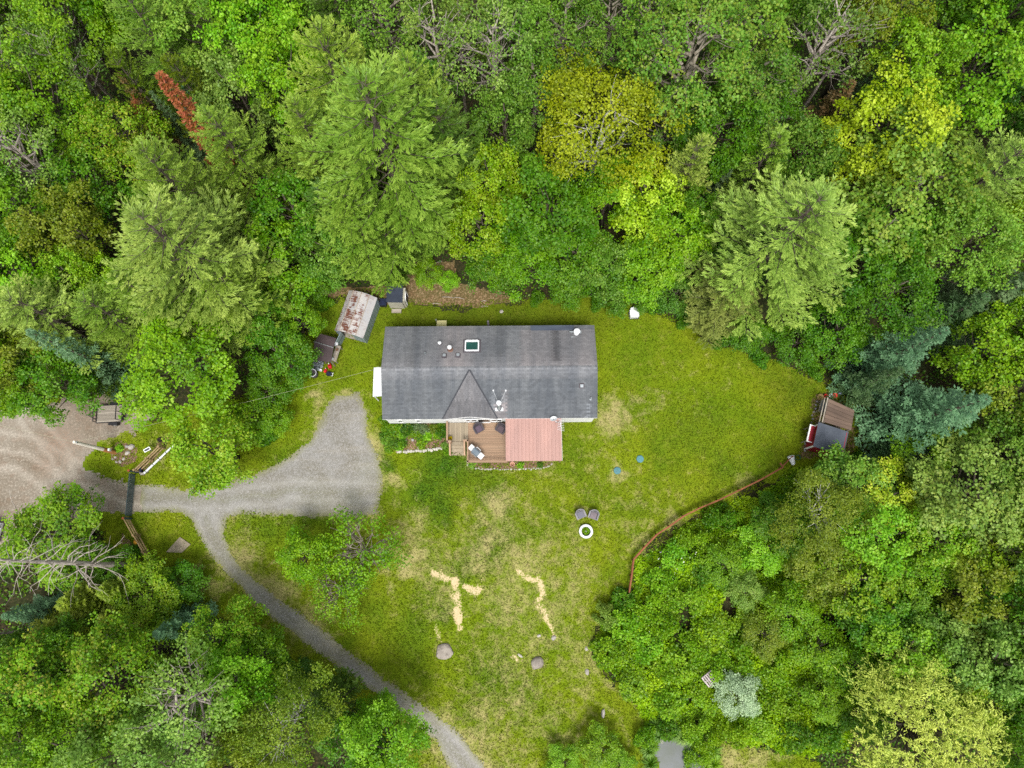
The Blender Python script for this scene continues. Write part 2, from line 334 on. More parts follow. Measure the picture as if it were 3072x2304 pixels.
g = MB(); g.poly([(-700, -700, -0.03), (700, -700, -0.03), (700, 900, -0.03), (-700, 900, -0.03)])
tag(g.build("ground", M_FLOOR), kind='structure')
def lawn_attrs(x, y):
    d, s, l, k = lawn_masks(x, y); return {"dry": d, "sand": s, "lush": l, "dark_grass": k}
RUTS = [[(-150, 925), (60, 960), (150, 1010), (280, 1070), (480, 1080), (640, 1060), (760, 1065), (825, 1060)], [(-150, 1010), (40, 990), (110, 1040), (130, 1140)], [(60, 900), (130, 980), (160, 1120)], [(446, 1120), (470, 1180), (520, 1250), (610, 1325), (720, 1405), (830, 1480), (930, 1560), (1030, 1680)]]
def ruts(x, y):
    r = np.zeros_like(x); c = np.zeros_like(x); w = (fbm(x, y, .6, 3, 1) - .5) * .6
    for L in RUTS:
        d = ldist(x + w, y - w, zpx(L)); r = np.maximum(r, np.exp(-((d - .72) / .24) ** 2)); c = np.maximum(c, np.exp(-(d / .3) ** 2))
    return r, c
def yard_attrs(x, y):
    r, c = ruts(x, y); return {"track": r * .8, "leafy": blobs(x, y, [(130, 955, 50, .6), (200, 880, 60, .4), (100, 1000, 30, .4)])}
def drive_attrs(x, y):
    r, c = ruts(x, y); return {"track": r, "strip": np.maximum(c * .55, blobs(x, y, [(760, 1080, 40, .6), (690, 1095, 60, .5), (800, 1020, 40, .5)]))}
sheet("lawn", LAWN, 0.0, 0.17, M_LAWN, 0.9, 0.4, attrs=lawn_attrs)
sheet("dirt_yard", YARD, 0.006, 0.2, M_YARD, 0.8, 0.5, attrs=yard_attrs)
sheet("gravel_driveway", DRIVE, 0.012, 0.16, M_DRIVE, 0.28, 0.7, attrs=drive_attrs)
sheet("soil_strip", zpx([(872, 560), (985, 560), (990, 610), (1080, 628), (1110, 650), (1040, 662), (900, 662), (878, 650), (790, 660), (740, 640), (640, 670), (640, 640), (730, 615), (870, 620)]), 0.009, 0.15, M_SOIL, 0.5, 0.8)
sheet("leaf_litter_path", zpx([(255, 1130), (270, 1150), (300, 1200), (308, 1225), (290, 1225), (262, 1180)]), 0.009, 0.12, M_MULCH, 0.25, 1.2)
sheet("worn_soil", zpx([(1755, 845), (1800, 850), (1845, 900), (1850, 1000), (1740, 990), (1720, 985), (1752, 920)]), 0.009, 0.15, M_SOIL, 0.5, 0.8)
sheet("pole_bed_soil", zpx([(236, 965), (262, 950), (300, 965), (296, 998), (260, 1010), (240, 990)]), 0.018, 0.1, M_MULCH, 0.2, 1.5)
sheet("mulch_strip", zpx([(300, 1022), (335, 965), (350, 938), (362, 945), (330, 1000), (316, 1030)]), 0.018, 0.1, M_SOIL, 0.2, 1.5)
sheet("flower_bed_soil", zpx([(824, 915), (965, 910), (968, 950), (958, 968), (900, 974), (858, 980), (826, 960)]), 0.018, 0.1, M_MULCH, 0.15, 1.5)
sheet("border_bed_soil", zpx([(1006, 996), (1198, 996), (1190, 1008), (1130, 1016), (1010, 1014)]), 0.018, 0.1, M_MULCH, 0.12, 1.5)
POND = [P(a, b) for a, b in [(1966, 2230), (1985, 2216), (2012, 2210), (2053, 2222), (2095, 2228), (2120, 2252), (2126, 2300), (2118, 2370), (1980, 2370), (1974, 2300), (1962, 2262)]]
def pond_mat():
    t = NT("pond_water"); p = t.pos(); n = t.noise(p, 0.8, 4); n2 = t.noise(p, 7, 4, 0.7)
    c = t.mix(t.rng(n, 0.35, 0.65), sr(76, 82, 84), sr(64, 72, 62)); c = t.mix(t.rng(n2, 0.62, 0.75, 0, 0.8), c, sr(70, 82, 52))
    t.bsdf(c, 0.25, 0, 0.5, t.bump(n2, 0.05, 0.02)); return t.m
sheet("pond_water", POND, 0.008, 0.15, pond_mat(), 0.1, 0.8)

# grass tufts over the lawn
def grass_tufts(n=150000, seed=3):
    rg = np.random.default_rng(seed); xs = [p[0] for p in LAWN]; ys = [p[1] for p in LAWN]
    x = rg.uniform(min(xs), max(xs), n * 2); y = rg.uniform(min(ys), max(ys), n * 2)
    keep = (sdist(x, y, LAWN) > -0.2) & (sdist(x, y, DRIVE) < 0.12 + 0.35 * (rg.random(n * 2) ** 3)) & (sdist(x, y, YARD) < 0.3 * rg.random(n * 2)) & (sdist(x, y, POND) < -0.2)
    x = x[keep][:n]; y = y[keep][:n]
    d, s, l, k = lawn_masks(x, y)
    keep = (s < 0.4) & (rg.random(len(x)) > np.clip(d - 0.35, 0, 0.55)); x, y, d, s, l, k = (q[keep] for q in (x, y, d, s, l, k)); n = len(x)
    az = rg.random(n) * 6.283; tilt = rg.uniform(0.3, 1.15, n); L = rg.uniform(0.07, 0.17, n) * (1 + 0.5 * l); W = L * rg.uniform(0.35, 0.7, n)
    T = np.stack([np.cos(az) * np.sin(tilt), np.sin(az) * np.sin(tilt), np.cos(tilt)], 1); S = np.stack([-np.sin(az), np.cos(az), 0 * az], 1)
    C = np.stack([x, y, np.full(n, 0.005)], 1)
    V = np.stack([C - S * W[:, None] * .3, C + S * W[:, None] * .3, C + T * L[:, None] + S * W[:, None] * .5, C + T * L[:, None] - S * W[:, None] * .5], 1).reshape(-1, 3)
    me = np_mesh("grass", V, np.arange(4 * n).reshape(n, 4), M_TUFT, {"dry": d, "sand": s, "lush": l, "dark_grass": k, "rnd": rg.random(n)})
    tag(link("grass", me), "short patchy yellow-green grass growing all over the clearing", "grass", kind="stuff")
grass_tufts()
# ------------------------------------------------------------------ foliage
def leaf_mat():
    t = NT("foliage"); oi = t.n("ShaderNodeObjectInfo"); r = t.attr("rnd"); tip = t.attr("tip"); p = t.pos()
    n = t.noise(p, 0.35, 3, 0.5)
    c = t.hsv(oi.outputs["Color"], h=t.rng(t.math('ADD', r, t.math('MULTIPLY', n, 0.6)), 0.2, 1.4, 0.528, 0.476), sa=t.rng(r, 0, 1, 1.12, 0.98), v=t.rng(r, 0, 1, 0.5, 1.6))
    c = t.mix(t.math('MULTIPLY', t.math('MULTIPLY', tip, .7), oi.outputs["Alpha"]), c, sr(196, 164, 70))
    x = t.n("ShaderNodeBsdfPrincipled"); t.set(x, "Base Color", c); x.inputs["Roughness"].default_value = 0.5; x.inputs["Specular IOR Level"].default_value = 0.35
    y = t.n("ShaderNodeBsdfTranslucent"); t.set(y, "Color", t.hsv(c, h=0.485, sa=1.05, v=1.15))
    m = t.n("ShaderNodeMixShader"); m.inputs[0].default_value = 0.34; t.t.links.new(x.outputs[0], m.inputs[1]); t.t.links.new(y.outputs[0], m.inputs[2])
    t.t.links.new(m.outputs[0], t.out.inputs[0]); return t.m
M_LEAF = leaf_mat()
def bark(name, a, b, sc=6):
    t = NT(name); p = t.obj(); n = t.noise(t.mapv(p, (1, 1, 0.25)), sc, 5, 0.7)
    t.bsdf(t.mix(t.rng(n, 0.4, 0.62), a, b), 0.9, 0, 0.1, t.bump(n, 0.5, 0.03)); return t.m
M_BARK = bark("bark", sr(98, 90, 80), sr(62, 55, 48)); M_PALE = bark("pale_bark", sr(150, 142, 128), sr(100, 92, 80))
M_BIRCH = bark("birch_bark", sr(214, 212, 204), sr(92, 88, 82), 3); M_DEAD = bark("dead_wood", sr(176, 168, 158), sr(118, 108, 100))

def unit(a): return a / (np.linalg.norm(a, axis=1, keepdims=True) + 1e-9)
class Leaves:
    def __init__(s, seed): s.V = []; s.r = []; s.t = []; s.rg = np.random.default_rng(seed)
    def add(s, C, T, N, L, W, rnd, tip=0.0, curl=0.12, mid=0.45):
        """kite leaves: base C, direction T, normal N"""
        n = len(C)
        if n == 0: return
        T = unit(T); S = unit(np.cross(N, T)); N = np.cross(T, S)
        L = np.broadcast_to(L, (n,))[:, None]; W = np.broadcast_to(W, (n,))[:, None]
        a = C + T * L * mid - N * L * curl * 0.3
        s.V.append(np.stack([C, a + S * W / 2, C + T * L - N * L * curl, a - S * W / 2], 1)); s.r.append(np.broadcast_to(rnd, (n,))); s.t.append(np.broadcast_to(tip, (n,)))
    def mesh(s, name):
        V = np.concatenate(s.V); n = len(V)
        return np_mesh(name, V.reshape(-1, 3), np.arange(4 * n).reshape(n, 4), M_LEAF, {"rnd": np.clip(np.concatenate(s.r), 0, 1), "tip": np.concatenate(s.t)})
PROTO = {}
def rdir(rg, n): return unit(rg.normal(size=(n, 3)))

def broadleaf(key, seed, R, H, base, nl, spr, lv, L, W, droop=0.25, lobe=(0.30, 0.42), flat=0.8, airy=0.0, limb_m=None, show=0.0, sr_=0.42, limbs=1.0):
    """crown of leaf sprays on lobes; limbs run from the trunk to each lobe"""
    rg = np.random.default_rng(seed); lf = Leaves(seed); hb = H * base; cz = (H + hb) / 2; vz = (H - hb) / 2
    tr = MB(); tr.tube([(0, 0, -0.1), (rg.normal() * .1, rg.normal() * .1, hb * 1.1), (rg.normal() * .25, rg.normal() * .25, H * .82)], [0.022 * H + .03, 0.016 * H + .02, 0.02], 6)
    lob = []
    g = math.pi * (3 - 5 ** 0.5)
    for i in range(nl):
        zz = 1 - (i + .5) / nl * 1.45; rr = math.sqrt(max(0, 1 - zz * zz)); a = i * g + rg.random() * 0.9
        d = np.array([rr * math.cos(a), rr * math.sin(a), zz]); k = rg.uniform(0.6, 0.86) * (0.82 + 0.36 * rg.random())
        c = d * k * np.array([R, R, vz]) + np.array([0, 0, cz]); rl = R * rg.uniform(lobe[0] * .72, lobe[1]) * (1.0 if zz > -.1 else .8); lob.append((c, rl, d))
        fork = np.array([c[0] * .12, c[1] * .12, max(hb * .7, c[2] - (abs(c[0]) + abs(c[1])) * .55 - rl * .4)])
        mid = fork * .45 + c * .55 + rg.normal(size=3) * .15
        if rg.random() > limbs: continue
        tr.tube([fork, mid, c], [0.010 * H * .7 + .015, .05, .015], 4, False)
        if show:
            for q in range(4): e = c + rdir(rg, 1)[0] * rl * (1 + show) * np.array([1, 1, .7]); tr.tube([mid, (mid + e) / 2 + rg.normal(size=3) * .12, e], [.045, .03, .01], 3, False)
    for c, rl, d in lob:
        if airy and rg.random() < airy * .35: continue
        n = max(6, int(spr * (rl / (R * .36)) ** 2)); u = unit(rdir(rg, n) + d * .6 + np.array([0, 0, .35])); rad = rl * rg.uniform(.5, 1.12, n) ** .8
        pc = c + u * rad[:, None] * np.array([1, 1, flat]) + (d * .5 + np.array([0, 0, .25])) * (rl * rg.uniform(-.5, 1.0, (n, 1))); ns = unit(u * .55 + np.array([0, 0, .8]) + rg.normal(size=(n, 3)) * .28)
        lr = rg.random(); sp = np.clip(lr * .4 + rg.random(n) * .6, 0, 1)
        top = (rg.random(n) < .3) & (u[:, 2] > .2)
        for k in range(lv):
            f = rdir(rg, n); f = unit(f - ns * np.sum(f * ns, 1, keepdims=True)); q = np.sqrt(rg.random(n)) * sr_ * rg.uniform(.7, 1.2, n)
            C = pc + f * q[:, None] - ns * (q * q * droop / sr_)[:, None] + rg.normal(size=(n, 3)) * .05
            N = unit(ns + rg.normal(size=(n, 3)) * .42); T = unit(f + rg.normal(size=(n, 3)) * .5 - np.array([0, 0, droop]))
            s = rg.uniform(.7, 1.25, n)
            lf.add(C, T, N, L * s, W * s, np.clip(sp * .78 + rg.random(n) * .22, 0, 1), np.where(top, rg.random(n), rg.random(n) ** 6))
    PROTO[key] = (lf.mesh("leaf_crown"), tr, limb_m or M_BARK, R, H, base)

def pine(key, seed, R, H, base=.3, wh=11, per=5, tuft=.30, fluff=5, up=.35, prof=.62):
    """white pine: whorls of flat plumed fronds that turn up at the tips"""
    rg = np.random.default_rng(seed); lf = Leaves(seed); tr = MB()
    tr.tube([(0, 0, -.1), (0, 0, H * .5), (rg.normal() * .1, rg.normal() * .1, H * .98)], [.016 * H + .05, .012 * H, .02], 6)
    TC = []; TD = []; TR = []
    for w in range(wh):
        f = w / (wh - 1); h = H * (base + (1 - base) * .97 * f); n = per + rg.integers(-1, 2); a0 = rg.random() * 6.28
        for b in range(max(3, n)):
            az = a0 + b * 6.283 / n + rg.normal() * .2; l = R * ((1 - f) ** prof * .92 + .14) * rg.uniform(.66, 1.15) * (0.8 + 0.2 * min(1, f * 4 + .35))
            el = -.10 + .6 * f + rg.normal() * .09; d = np.array([math.cos(az), math.sin(az), 0.0]); sd = np.array([-math.sin(az), math.cos(az), 0.0])
            t = np.linspace(0, 1, 9)
            pts = np.array([0, 0, h + rg.normal() * .15]) + d * (l * t * math.cos(el))[:, None] + np.array([0, 0, 1.0]) * (l * (t * math.sin(el) + up * .55 * t ** 2.2))[:, None] + sd * (l * .08 * rg.normal() * t * t)[:, None]
            tr.tube(pts[::2], [.05 * l / R + .02, .04 * l / R + .012, .025, .015, .008], 4, False)
            br = rg.random(); ntw = max(6, int(l * 5.0))
            for k in range(ntw):
                tt = .26 + .74 * (k + rg.random() * .8) / ntw; i = min(7, int(tt * 8)); q = tt * 8 - i; p = pts[i] * (1 - q) + pts[i + 1] * q
                sg = 1 if k % 2 else -1; tl = (.30 * l * math.sin(min(1, (tt - .1) * 1.15) * 3.0) ** .8 + .25) * rg.uniform(.65, 1.2); fw = rg.uniform(.5, .9)
                td = d * fw + sd * sg * (1 - fw * .45) + np.array([0, 0, .16 + up * .5 * rg.random()]); td /= np.linalg.norm(td); tb = rg.random()
                m = max(2, int(tl / .13)); ss = (np.arange(m) + rg.random(m) * .6) / m
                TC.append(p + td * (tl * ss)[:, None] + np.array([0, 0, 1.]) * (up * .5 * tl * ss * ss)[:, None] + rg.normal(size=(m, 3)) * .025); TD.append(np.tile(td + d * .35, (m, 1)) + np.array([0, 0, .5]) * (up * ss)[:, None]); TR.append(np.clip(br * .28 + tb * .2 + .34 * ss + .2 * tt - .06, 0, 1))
    TC = np.concatenate(TC); TD = unit(np.concatenate(TD)); TR = np.concatenate(TR); n = len(TC)
    for k in range(fluff):
        D = unit(TD * .95 + rdir(rg, n) * .55 + np.array([0, 0, .22])); N = rdir(rg, n) * .55 + np.array([0, 0, .9])
        lf.add(TC, D, N, tuft * rg.uniform(.75, 1.2, n), .062 * rg.uniform(.7, 1.3, n), np.clip(TR + rg.normal(size=n) * .07, 0, 1), rg.random(n) ** 5, .1, .5)
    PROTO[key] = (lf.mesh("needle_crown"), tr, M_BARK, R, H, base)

def spruce(key, seed, R, H, base=.06, wh=26, per=8, droop=.28, dens=1.0, bl=.2):
    rg = np.random.default_rng(seed); lf = Leaves(seed); tr = MB()
    tr.tube([(0, 0, -.1), (0, 0, H * .5), (0, 0, H * .99)], [.015 * H + .04, .010 * H, .015], 6)
    C_, D_, Rn = [], [], []
    for w in range(wh):
        f = w / (wh - 1); h = H * (base + (1 - base) * .98 * f); n = max(4, int(per * (1 - f * .4))); a0 = rg.random() * 6.28
        for b in range(n):
            az = a0 + b * 6.283 / n + rg.normal() * .15; l = (R * (1 - f) ** .9 + .12) * rg.uniform(.55, 1.18); d = np.array([math.cos(az), math.sin(az), 0]); sd = np.array([-d[1], d[0], 0])
            m = max(3, int(l / .15 * dens)); t = (np.arange(m) + rg.random(m)) / m; t = .12 + .88 * t
            ax = np.array([0, 0, h]) + d * (l * t)[:, None] + np.array([0, 0, 1.]) * (l * (.12 * (f > .6) - droop * t + .26 * t ** 3))[:, None]
            br = rg.random()
            for sg in (-1, 0, 1):
                w_ = .34 * l * (1.1 - t) + .1; k2 = 2 if sg else 1
                for q in range(k2):
                    pos = ax + sd * (sg * w_ * (q + .35) / k2)[:, None] + d * (w_ * .35 * (q + .3) / k2)[:, None] - np.array([0, 0, .08]) * abs(sg) + rg.normal(size=(m, 3)) * .025
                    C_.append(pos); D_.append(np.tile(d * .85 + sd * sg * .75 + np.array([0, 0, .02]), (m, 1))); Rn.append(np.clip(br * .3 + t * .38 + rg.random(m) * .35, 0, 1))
    C = np.concatenate(C_); D = unit(np.concatenate(D_)); r = np.concatenate(Rn); n = len(C)
    for k in range(3):
        T = unit(D + rdir(rg, n) * .55 + np.array([0, 0, .15])); lf.add(C, T, rdir(rg, n) * .6 + np.array([0, 0, 1.]), bl * rg.uniform(.7, 1.2, n), .075, np.clip(r + rg.normal(size=n) * .08, 0, 1), rg.random(n) ** 4, .1, .5)
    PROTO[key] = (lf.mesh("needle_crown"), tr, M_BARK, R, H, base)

def willow(key, seed, R, H):
    """mop of drooping strands hung from many short limb ends"""
    rg = np.random.default_rng(seed); lf = Leaves(seed); tr = MB(); tr.tube([(0, 0, -.1), (.1, 0, H * .3), (0, .1, H * .7)], [.3, .22, .06], 6)
    nl = 34; g = math.pi * (3 - 5 ** .5)
    for i in range(nl):
        zz = 1 - (i + .5) / nl * 1.2; rr = math.sqrt(max(0, 1 - zz * zz)); a = i * g + rg.random() * .8; u = np.array([rr * math.cos(a), rr * math.sin(a), zz])
        c = u * np.array([R, R, H * .40]) * rg.uniform(.5, .85) + np.array([0, 0, H * .55]); tr.tube([(0, 0, H * .3), c * .55 + np.array([0, 0, H * .22]), c], [.1, .06, .02], 4, False); br = rg.random(); fav = rdir(rg, 1)[0] * np.array([1, 1, .2]) * .55 + u * .35
        for s_ in range(58):
            l = rg.uniform(.4, .95); m = int(l / .055); t = np.linspace(0, 1, m); oo = fav + rg.normal(size=3) * .45; o0 = c + rdir(rg, 1)[0] * R * .2 * .3 / .2 * rg.random() ** .4 * np.array([1, 1, .7]); sb = rg.random()
            ax = o0 + oo * (l * t)[:, None] * .8 + np.array([0, 0, .25]) * t[:, None] - np.array([0, 0, 1.]) * (l * .8 * t * t)[:, None]
            T = unit(oo * np.ones((m, 1)) - np.array([0, 0, .9]) * t[:, None] + rdir(rg, m) * .8); lf.add(ax + rg.normal(size=(m, 3)) * .04, T, rdir(rg, m) * .6 + np.array([0, 0, 1.]), .17, .06, np.clip(br * .3 + sb * .3 + .25 * t + rg.random(m) * .2, 0, 1), rg.random(m) ** 3, .15, .5)
    PROTO[key] = (lf.mesh("leaf_crown"), tr, M_BARK, R, H, .2)

def shrub(key, seed, R, H, n, L, W, spiky=False):
    rg = np.random.default_rng(seed); lf = Leaves(seed); tr = MB()
    for i in range(5): a = rg.random() * 6.28; tr.tube([(0, 0, 0), (math.cos(a) * R * .3, math.sin(a) * R * .3, H * .5)], [.03, .012], 4, False)
    k = 26; u = unit(rdir(rg, k) + np.array([0, 0, .5])); u[:, 2] = abs(u[:, 2]); lc = u * np.array([R, R, H]) * rg.uniform(.45, .85, (k, 1)); rr = R * rg.uniform(.2, .34, k); lr = rg.random(k)
    i = rg.integers(0, k, n); d = unit(rdir(rg, n) + u[i] * .5 + np.array([0, 0, .5])); C = lc[i] + d * (rr[i] * rg.uniform(.6, 1.1, n))[:, None] * np.array([1, 1, .8]); C[:, 2] = np.maximum(C[:, 2], .05)
    N = unit(d * .5 + np.array([0, 0, .8]) + rg.normal(size=(n, 3)) * .4); T = rdir(rg, n) + d * .4; s = rg.uniform(.7, 1.25, n)
    lf.add(C, T, N, L * s, W * s, np.clip(lr[i] * .5 + rg.random(n) * .5, 0, 1), rg.random(n) ** 5)
    PROTO[key] = (lf.mesh("leaf_crown"), tr, M_BARK, R, H, 0)

broadleaf("maple_a", 11, 4.2, 15, .34, 30, 28, 24, .21, .175, sr_=.38)
broadleaf("maple_b", 12, 3.8, 13, .30, 28, 26, 24, .21, .17, lobe=(.28, .42), sr_=.38)
broadleaf("maple_c", 13, 3.0, 10, .22, 24, 24, 22, .19, .155, lobe=(.26, .40), sr_=.34)
broadleaf("poplar_a", 21, 3.8, 17, .30, 30, 22, 20, .19, .16, droop=.1, lobe=(.22, .36), limb_m=M_PALE, show=.1, sr_=.38)
broadleaf("poplar_b", 22, 3.2, 15, .26, 26, 22, 20, .19, .155, droop=.1, lobe=(.22, .38), limb_m=M_PALE, show=.1, sr_=.38)
broadleaf("ash", 31, 3.8, 15, .36, 26, 18, 15, .2, .14, airy=.6, limb_m=M_DEAD, show=.35, lobe=(.24, .34))
broadleaf("birch", 41, 4.2, 14, .26, 34, 28, 22, .16, .13, droop=.45, limb_m=M_BIRCH, show=.12, lobe=(.28, .40), sr_=.45, limbs=.28)
broadleaf("small_leaf", 51, 2.2, 6, .12, 20, 22, 18, .16, .125, lobe=(.28, .44), sr_=.32)
broadleaf("maple_d", 14, 3.6, 13, .26, 26, 25, 24, .18, .15, lobe=(.2, .42), sr_=.40)
broadleaf("apple", 52, 2.4, 4.2, .2, 18, 17, 14, .15, .12, airy=.2, limb_m=M_PALE, show=.08, lobe=(.3, .44))
pine("pine_a", 61, 5.0, 21, .26, 12, 6)
pine("pine_b", 62, 4.2, 17, .24, 11, 6)
pine("pine_c", 63, 2.8, 12, .2, 10, 6, up=.5)
pine("hemlock", 64, 2.6, 8, .1, 11, 6, tuft=.22, up=.15)
spruce("spruce_a", 71, 2.6, 13, wh=19, per=7)
spruce("spruce_b", 72, 2.0, 10, wh=18, per=6)
spruce("spruce_dead", 73, 1.2, 9, wh=24, per=6, dens=.8, droop=.4)
spruce("cedar", 74, 1.3, 5.5, wh=20, per=8, droop=-.35, bl=.22)
willow("willow", 81, 4.6, 9)
shrub("bush_a", 91, 1.5, 1.8, 2600, .17, .13)
shrub("bush_b", 92, 1.3, 1.5, 2400, .14, .09)
TRMESH = {}
for k, (me, tr, m, R, H, b) in PROTO.items():
    w = bpy.data.meshes.new("trunk"); w.from_pydata(tr.v, [], tr.f); w.update(); w.shade_smooth(); w.materials.append(m); TRMESH[k] = w

C = {  # leaf colours
    "maple": sr(98, 142, 22), "mapled": sr(76, 122, 22), "mapley": sr(110, 154, 34), "yg": sr(108, 148, 24), "lime": sr(150, 176, 48), "pop": sr(108, 148, 52), "popd": sr(88, 128, 42),
    "pine": sr(128, 158, 62), "pinel": sr(146, 170, 80), "pined": sr(84, 116, 42), "pineo": sr(128, 138, 70), "birch": sr(132, 150, 28), "olive": sr(108, 130, 36), "ash": sr(118, 152, 66), "ashd": sr(100, 132, 54),
    "spr": sr(96, 122, 80), "sprb": sr(94, 130, 92), "sprd": sr(74, 104, 62), "rust": sr(164, 100, 64), "brown": sr(122, 102, 64), "dark": sr(58, 98, 28), "grey": sr(112, 136, 88), "blue": sr(104, 136, 116), "will": sr(172, 190, 88), "silver": sr(150, 174, 138), "cedar": sr(124, 146, 46), "fresh": sr(116, 166, 40)}
CN = {"maple": "mid-green", "mapled": "deep green", "mapley": "bright yellow-green", "yg": "yellow-green", "lime": "lime-green", "pop": "light green", "popd": "dull green", "pine": "soft pale green", "pinel": "pale grey-green", "pined": "dark green", "pineo": "olive-tinged", "birch": "golden olive", "olive": "olive",
      "ash": "thin greyish-green", "ashd": "thin dull green", "spr": "grey-green", "sprb": "blue-green", "sprd": "dark green", "rust": "rust-red", "brown": "brown", "dark": "dark green", "grey": "grey-green", "blue": "bluish grey-green", "will": "pale yellow", "silver": "silvery", "cedar": "yellow-olive", "fresh": "fresh green"}
KN = {"maple": ("broadleaf tree", "broadleaf_tree"), "poplar": ("feathery poplar", "poplar_tree"), "ash": ("bare-limbed tree", "sparse_tree"), "birch": ("fine-leaved birch", "birch_tree"), "small": ("small leafy tree", "small_tree"), "apple": ("sparse small tree", "fruit_tree"), "pine": ("plumed pine", "pine_tree"), "hemlock": ("low evergreen", "evergreen_tree"),
      "spruce": ("pointed spruce", "spruce_tree"), "cedar": ("upright evergreen", "cedar_tree"), "willow": ("willow", "willow_tree"), "bush": ("bush", "bush")}
TREES = []          # proto, Dx, Dy, r (D px), H, colour, tips, label
trng = random.Random(77)
LAND = {}           # landmark phrase -> D position
USED = set()
def place(proto, dx, dy, rpx, H, col, tips=0.0, label=None, lean=None, jit=.06):
    me, _, _, R0, H0, base = PROTO[proto]
    fz = .62 if base > .15 else .42
    zc = H * fz; r = rpx * DS / ppm(dy * DS, zc); p = PD(dx, dy, zc)
    kn = KN[proto.split("_")[0]]; if_bush = proto.startswith("bush")
    root = thing(kn[1], None, "bush" if if_bush else "tree", (p.x, p.y, 0), trng.random() * 6.283, "bushes of the thicket" if if_bush else "trees around the clearing")
    c = link("crown", me, root); t = link("trunk", TRMESH[proto], root)
    sx = r / R0; sz = H / H0
    for o in (c, t): o.scale = (sx, sx, sz)
    if lean: root.rotation_euler = (lean[0], lean[1], root.rotation_euler[2])
    q = C[col]; v = 1 + trng.uniform(-jit, jit) * 1.6; c.color = (q[0] * v * (1 + trng.uniform(-.08, .08)), q[1] * v, q[2] * v, tips)
    if label: root["label"] = label; USED.add(label)
    else: TREES.append((root, kn[0], CN[col], dx, dy, H, proto))
    return root
# ------------------------------------------------------------------ the trees, by crown centre in the photo (2212-wide pixels) and radius
NAMED = [  # proto, x, y, r, height, colour, tips, label, landmark phrase
    ("pine_a", 835, 330, 205, 22, "pine", .1, "giant soft green pine towering just behind the house", "the giant pine behind the house"),
    ("pine_a", 410, 560, 180, 19, "pinel", .1, "huge pale plumed pine above the yellow-green maple", "the huge pale pine"),
    ("pine_a", 1690, 520, 175, 18, "pinel", .1, "large pale pine overhanging the top right of the lawn", "the large pale pine by the lawn"),
    ("birch_x", 1292, 296, 140, 15, "birch", .1, "golden-olive birch with white limbs showing through its crown", "the golden birch"),
    ("maple_a", 408, 795, 122, 11, "yg", .15, "big yellow-green maple right beside the flatbed trailer", "the big yellow-green maple"),
    ("maple_c", 462, 972, 84, 8, "mapley", .4, "yellow-green maple hanging over the edge of the gravel drive", "the maple over the drive"),
    ("spruce_dead", 476, 334, 44, 18, "rust", 0, "tall rust-red dead spruce standing among green trees", "the rust-red dead spruce"),
    ("spruce_a", 1998, 902, 104, 13, "sprb", 0, "big blue-green spruce behind the red shed", "the big blue spruce"),
    ("spruce_a", 1925, 772, 82, 13, "sprb", 0, "blue-green spruce just above the biggest blue spruce", "the upper blue spruce"),
    ("willow_x", 2010, 1585, 178, 10, "will", .0, "pale yellow willow with drooping strands near the bottom right corner", "the pale willow"),
    ("spruce_b", 196, 775, 58, 13, "sprb", 0, "slim blue-green spruce leaning out beside the trailer", "the slim blue spruce"),
    ("maple_b", 134, 1156, 100, 6.5, "maple", .3, "green maple at the left edge behind the bare dead trunk", "the maple behind the dead trunk"),
    ("spruce_b", 392, 1356, 58, 7, "sprb", 0, "rounded bluish spruce standing below the log fence", "the rounded blue spruce"),
    ("maple_c", 488, 1374, 72, 8, "mapley", .5, "bright yellow-tipped maple beside the curve of the drive", "the yellow-tipped maple"),
    ("ash", 417, 1506, 120, 14, "ash", .1, "thinning tree with a tangle of bare grey limbs at the lower left", "the tangled bare tree"),
    ("small_leaf", 667, 1195, 52, 5.0, "yg", .1, "small bright yellow-green tree standing alone on the lawn", "the lone small tree on the lawn"),
    ("apple", 780, 1190, 82, 4.6, "maple", .1, "sparse soft-green fruit tree in the middle of the lower lawn", "the sparse fruit tree on the lawn"),
    ("apple", 735, 1275, 66, 3.6, "yg", .1, "low ragged fruit tree on the bank beside the drive", "the ragged fruit tree by the drive"),
    ("maple_b", 1182, 480, 100, 11, "mapled", .1, "dense deep green maple hanging over the back of the house", "the dense green maple behind the house"),
    ("maple_c", 1385, 440, 84, 10, "lime", .1, "lime-green maple below and right of the golden birch", "the lime-green maple"),
    ("spruce_b", 1768, 275, 62, 11, "brown", 0, "brown dying spruce with grey twigs in the upper right woods", "the brown dying spruce"),
    ("maple_a", 1955, 430, 150, 15, "pop", .3, "very broad green crown with broken twigs showing at the right", "the broad green crown at the right"),
    ("maple_b", 2065, 195, 112, 15, "mapley", .25, "tall bright yellow-green tree near the top right corner", "the bright tree at the top right"),
    ("pine_b", 2110, 400, 110, 16, "pinel", .1, "pale pine with upswept tips near the right edge", "the pale pine at the right edge"),
    ("olive_x", 1762, 1110, 92, 8, "olive", .1, "olive birch with white twigs beyond the rail fence", "the olive birch beyond the fence"),
    ("small_leaf", 1592, 1500, 46, 2.6, "silver", 0, "silvery blue-green shrub beside the weathered pallet", "the silvery shrub"),
    ("maple_b", 838, 1606, 84, 8, "fresh", .1, "fresh green tree beside the drive at the bottom edge", "the fresh green tree by the drive"),
    ("birch_x", 625, 1552, 104, 11, "olive", .15, "wide olive-green crown at the bottom, left of the drive", "the wide olive crown at the bottom"),
    ("spruce_b", 1850, 205, 26, 13, "sprb", 0, "slender blue spruce top between two broad trees, upper right", "the slender blue spruce top"),
]
